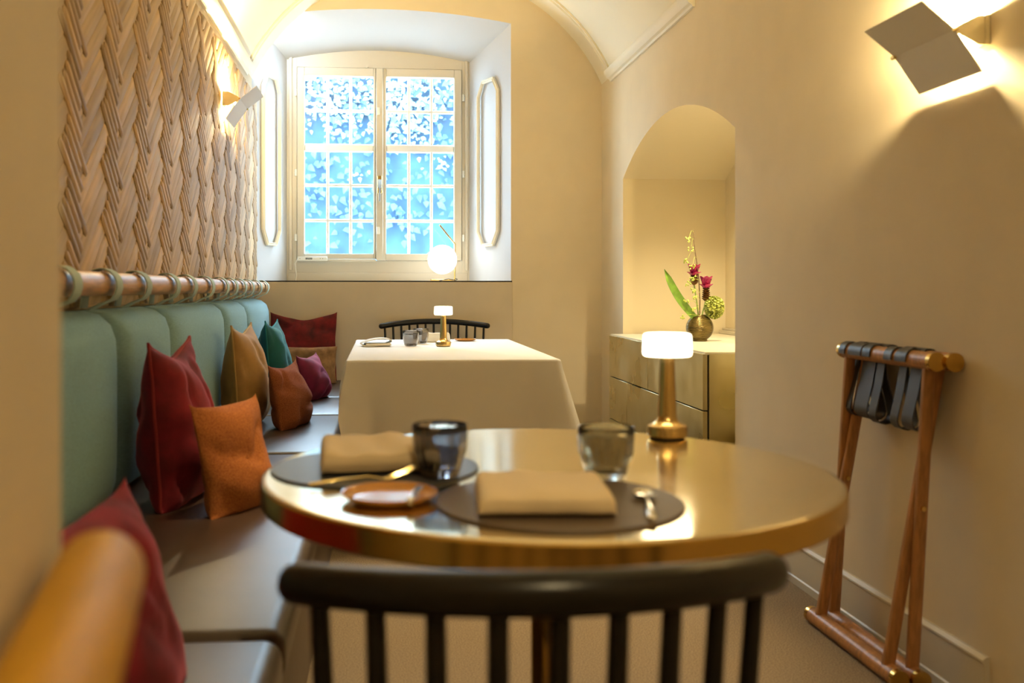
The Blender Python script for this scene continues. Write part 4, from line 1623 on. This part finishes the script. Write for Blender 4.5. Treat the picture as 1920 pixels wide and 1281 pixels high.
# ------------------------------------------------------------------ wall sconces
def sconce(label, xw, y0, z0, sx, ang_y_len=0.275):
    """sx: direction away from the wall (+1 for the left wall). Bracket at the near end, two hinged leaves running away from it"""
    t = thing('wall_sconce', label, 'sconce', (xw, y0, z0), 0, 'folded leaf wall sconces')

    def W_(d, y, z):
        return Vector((xw + sx * d, y0 + y, z0 + z))
    link('wall_plate', boxbm(W_(0.0, -0.004, -0.036), W_(0.012, 0.045, 0.036), 0.001, 1), M_sconceB, t)
    bm = B()
    add_prism(bm, [W_(0.010, 0, -0.0355), W_(0.028, 0, -0.0355), W_(0.082, 0, -0.008), W_(0.087, 0, 0.0), W_(0.082, 0, 0.008), W_(0.028, 0, 0.0355), W_(0.010, 0, 0.0355)], (0, 0.003, 0))
    link('bracket', bm, M_sconceB, t)
    ly = ang_y_len
    tip = (0.085, 0.0)
    for (d, z) in ((0.170, 0.067), (0.015, -0.100)):
        nd = Vector((d - tip[0], z - tip[1]))
        nn = Vector((-nd.y, nd.x)).normalized() * 0.0012
        bm = B()
        a = (tip[0] + nn.x, tip[1] + nn.y)
        b = (d + nn.x, z + nn.y)
        c = (d - nn.x, z - nn.y)
        e = (tip[0] - nn.x, tip[1] - nn.y)
        add_prism(bm, [W_(p[0], 0.004, p[1]) for p in (a, b, c, e)], (0, ly, 0))
        link('leaf', bm, M_sconce, t, smooth=0)
    bm = B()
    add_cyl(bm, W_(tip[0], -0.004, 0), W_(tip[0], 0.008, 0), 0.005, 10)
    add_cyl(bm, W_(tip[0] + 0.002, ly - 0.004, -0.002), W_(tip[0] + 0.002, ly + 0.012, -0.002), 0.006, 10)
    link('hinge_pin', bm, M_gold, t)
    bm = B()
    add_cyl(bm, W_(0.042, 0.05, 0.002), W_(0.042, 0.16, 0.002), 0.007, 12)
    link('lamp_tube', bm, M_tube, t)
    bm = B()
    add_cyl(bm, W_(0.012, 0.045, 0.0), W_(0.042, 0.05, 0.002), 0.006, 8)
    link('lamp_socket', bm, M_sconceB, t)
    for y in (0.07, 0.14):
        l = lamp('sconce_bulb', 'POINT', W_(0.052, y, 0.018), SCONCE_W, WARM, 0.012)


SCONCE_W = 17.0
sconce('folded two leaf sconce glowing on the wood clad left wall', -0.796, 4.90, 2.000, 1)
sconce('large folded two leaf sconce glowing on the plain right wall', XR, 2.216, 1.670, -1)

# ------------------------------------------------------------------ tray stand leaning on the right wall
st = thing('folding_stand', 'folded wooden tray stand with black leather straps leaning on the right wall', 'stand', (1.38, 2.70, 0))
RS = 0.0235
topF, topB = (1.398, 0.857), (1.440, 0.856)
botF, botB = (1.342, 0.0245), (1.396, 0.0245)
TYa, TYb, BYa, BYb = 2.322, 2.800, 2.395, 2.900


def lerp(a, b, f):
    return a + (b - a) * f


for (x, z), ya, yb in ((topF, TYa, TYb), (topB, TYa - 0.01, TYb - 0.01), (botF, BYa, BYb), (botB, BYa - 0.01, BYb - 0.01)):
    top_ = z > 0.5
    r = link('top_rail' if top_ else 'foot_rail', tubebm([(x, ya, z), (x, yb, z)], RS if top_ else 0.0245, seg=20, caps='flat'), M_standwood, st, smooth=50)
    for y, sg in ((ya, -1), (yb, 1)):
        bm = B()
        add_cyl(bm, (x, y - sg * 0.010, z), (x, y + sg * 0.006, z), (RS if top_ else 0.0245) + 0.001, 20)
        link('end_cap', bm, M_brassrim, r)


def flat_leg(a, b, w0, w1, th_):
    """leg of rectangular section from a (top) to b (bottom); wide along X"""
    bm = B()
    a, b = Vector(a), Vector(b)
    rings_ = []
    for f in (0, 0.35, 0.5, 0.65, 1.0):
        p = a.lerp(b, f)
        wv = w0 + (w1 - w0) * f
        q = []
        for k in range(12):
            an = 2 * PI * k / 12
            q.append(bm.verts.new(p + Vector((math.copysign(abs(math.cos(an)) ** 0.6, math.cos(an)) * wv / 2, math.copysign(abs(math.sin(an)) ** 0.6, math.sin(an)) * th_ / 2, 0))))
        rings_.append(q)
    for r0, r1 in zip(rings_, rings_[1:]):
        for k in range(12):
            bm.faces.new((r0[k], r0[(k + 1) % 12], r1[(k + 1) % 12], r1[k]))
    bm.faces.new(rings_[0])
    bm.faces.new(list(reversed(rings_[-1])))
    return bm


for fr_, e in ((0.09, 1), (0.91, -1)):
    ty, by_ = lerp(TYa, TYb, fr_), lerp(BYa, BYb, fr_)
    o_ = 0.012 * e
    link('leg', flat_leg((topF[0], ty - o_, topF[1] - 0.01), (botB[0], by_ - o_, botB[1] + 0.01), 0.030, 0.034, 0.021), M_standwood, st)
    link('leg', flat_leg((topB[0], ty + o_, topB[1] - 0.01), (botF[0], by_ + o_, botF[1] + 0.01), 0.030, 0.034, 0.021), M_standwood, st)
    f = 0.46
    bm = B()
    px_ = lerp((topF[0] + topB[0]) / 2, (botF[0] + botB[0]) / 2, f)
    py_ = lerp(ty, by_, f)
    add_cyl(bm, (px_, py_ - 0.028, lerp(0.85, 0.03, f)), (px_, py_ + 0.028, lerp(0.85, 0.03, f)), 0.0065, 12)
    link('pivot_bolt', bm, M_brass, st)


def stand_strap(ya, yb, drop):
    path = []
    for k in range(9):                      # over the front rail
        a = PI * 1.15 - PI * 1.15 * k / 8 + 0.0
        path.append((topF[0] + (RS + 0.002) * math.cos(a), topF[1] + (RS + 0.002) * math.sin(a)))
    path = path[::-1]
    path = [(topF[0] - RS - 0.002, topF[1] - 0.008)] + [(topF[0] + (RS + 0.002) * math.cos(PI - PI * 0.9 * k / 8), topF[1] + (RS + 0.002) * math.sin(PI - PI * 0.9 * k / 8)) for k in range(9)]
    zb = topF[1] - drop
    xm = (topF[0] + topB[0]) / 2
    path += [(xm - 0.002, topF[1] - 0.03), (xm - 0.012, topF[1] - drop * 0.45), (xm - 0.028, topF[1] - drop * 0.8)]
    for k in range(7):
        a = PI + PI * k / 6
        path.append((xm + 0.030 * math.cos(a), zb + 0.022 + 0.026 * math.sin(a)))
    path += [(xm + 0.024, topF[1] - drop * 0.7), (xm + 0.006, topF[1] - drop * 0.35), (xm + 0.003, topF[1] - 0.025)]
    path += [(topB[0] + (RS + 0.002) * math.cos(PI - PI * 0.75 * k / 6), topB[1] + (RS + 0.002) * math.sin(PI - PI * 0.75 * k / 6)) for k in range(7)]
    bm = B()
    rings_ = []
    n_ = len(path)
    for i in range(n_):
        a = Vector(path[max(0, i - 1)])
        b = Vector(path[min(n_ - 1, i + 1)])
        tt = (b - a)
        tt = tt.normalized() if tt.length > 1e-6 else Vector((1, 0))
        nn = Vector((-tt.y, tt.x)) * 0.0028
        p = Vector(path[i])
        rings_.append([bm.verts.new((p.x, ya, p.y)), bm.verts.new((p.x, yb, p.y)), bm.verts.new((p.x + nn.x, yb, p.y + nn.y)), bm.verts.new((p.x + nn.x, ya, p.y + nn.y))])
    for r0, r1 in zip(rings_, rings_[1:]):
        for k in range(4):
            bm.faces.new((r0[k], r0[(k + 1) % 4], r1[(k + 1) % 4], r1[k]))
    bm.faces.new(rings_[0])
    bm.faces.new(list(reversed(rings_[-1])))
    return bm


for f0, f1, drop in ((0.03, 0.105, 0.19), (0.15, 0.305, 0.19), (0.325, 0.41, 0.195), (0.57, 0.65, 0.195), (0.69, 0.80, 0.19)):
    link('leather_strap', stand_strap(lerp(TYb, TYa, f1), lerp(TYb, TYa, f0), drop), M_blackleather, st, smooth=40)

# ------------------------------------------------------------------ near handrail on the partition
h0, h1 = Vector((-0.1914, 0.672, 0.846)), Vector((-0.110, 0.205, 0.846))
t = thing('wooden_handrail', 'blurred golden oak handrail end beside the near partition wall', 'handrail', h0)
link('rail', tubebm([h0, h1], 0.030, seg=28, caps='round'), M_handrail, t, smooth=60)
dn = (h1 - h0).normalized()
sdn = Vector((dn.y, -dn.x, 0)).normalized()
if sdn.x > 0:
    sdn = -sdn
for f in (0.2, 0.8):
    bm = B()
    p = h0.lerp(h1, f)
    add_cyl(bm, p + sdn * 0.02 - Vector((0, 0, 0.012)), p + sdn * 0.060 - Vector((0, 0, 0.012)), 0.009, 10)
    link('rail_bracket', bm, M_brass, t)
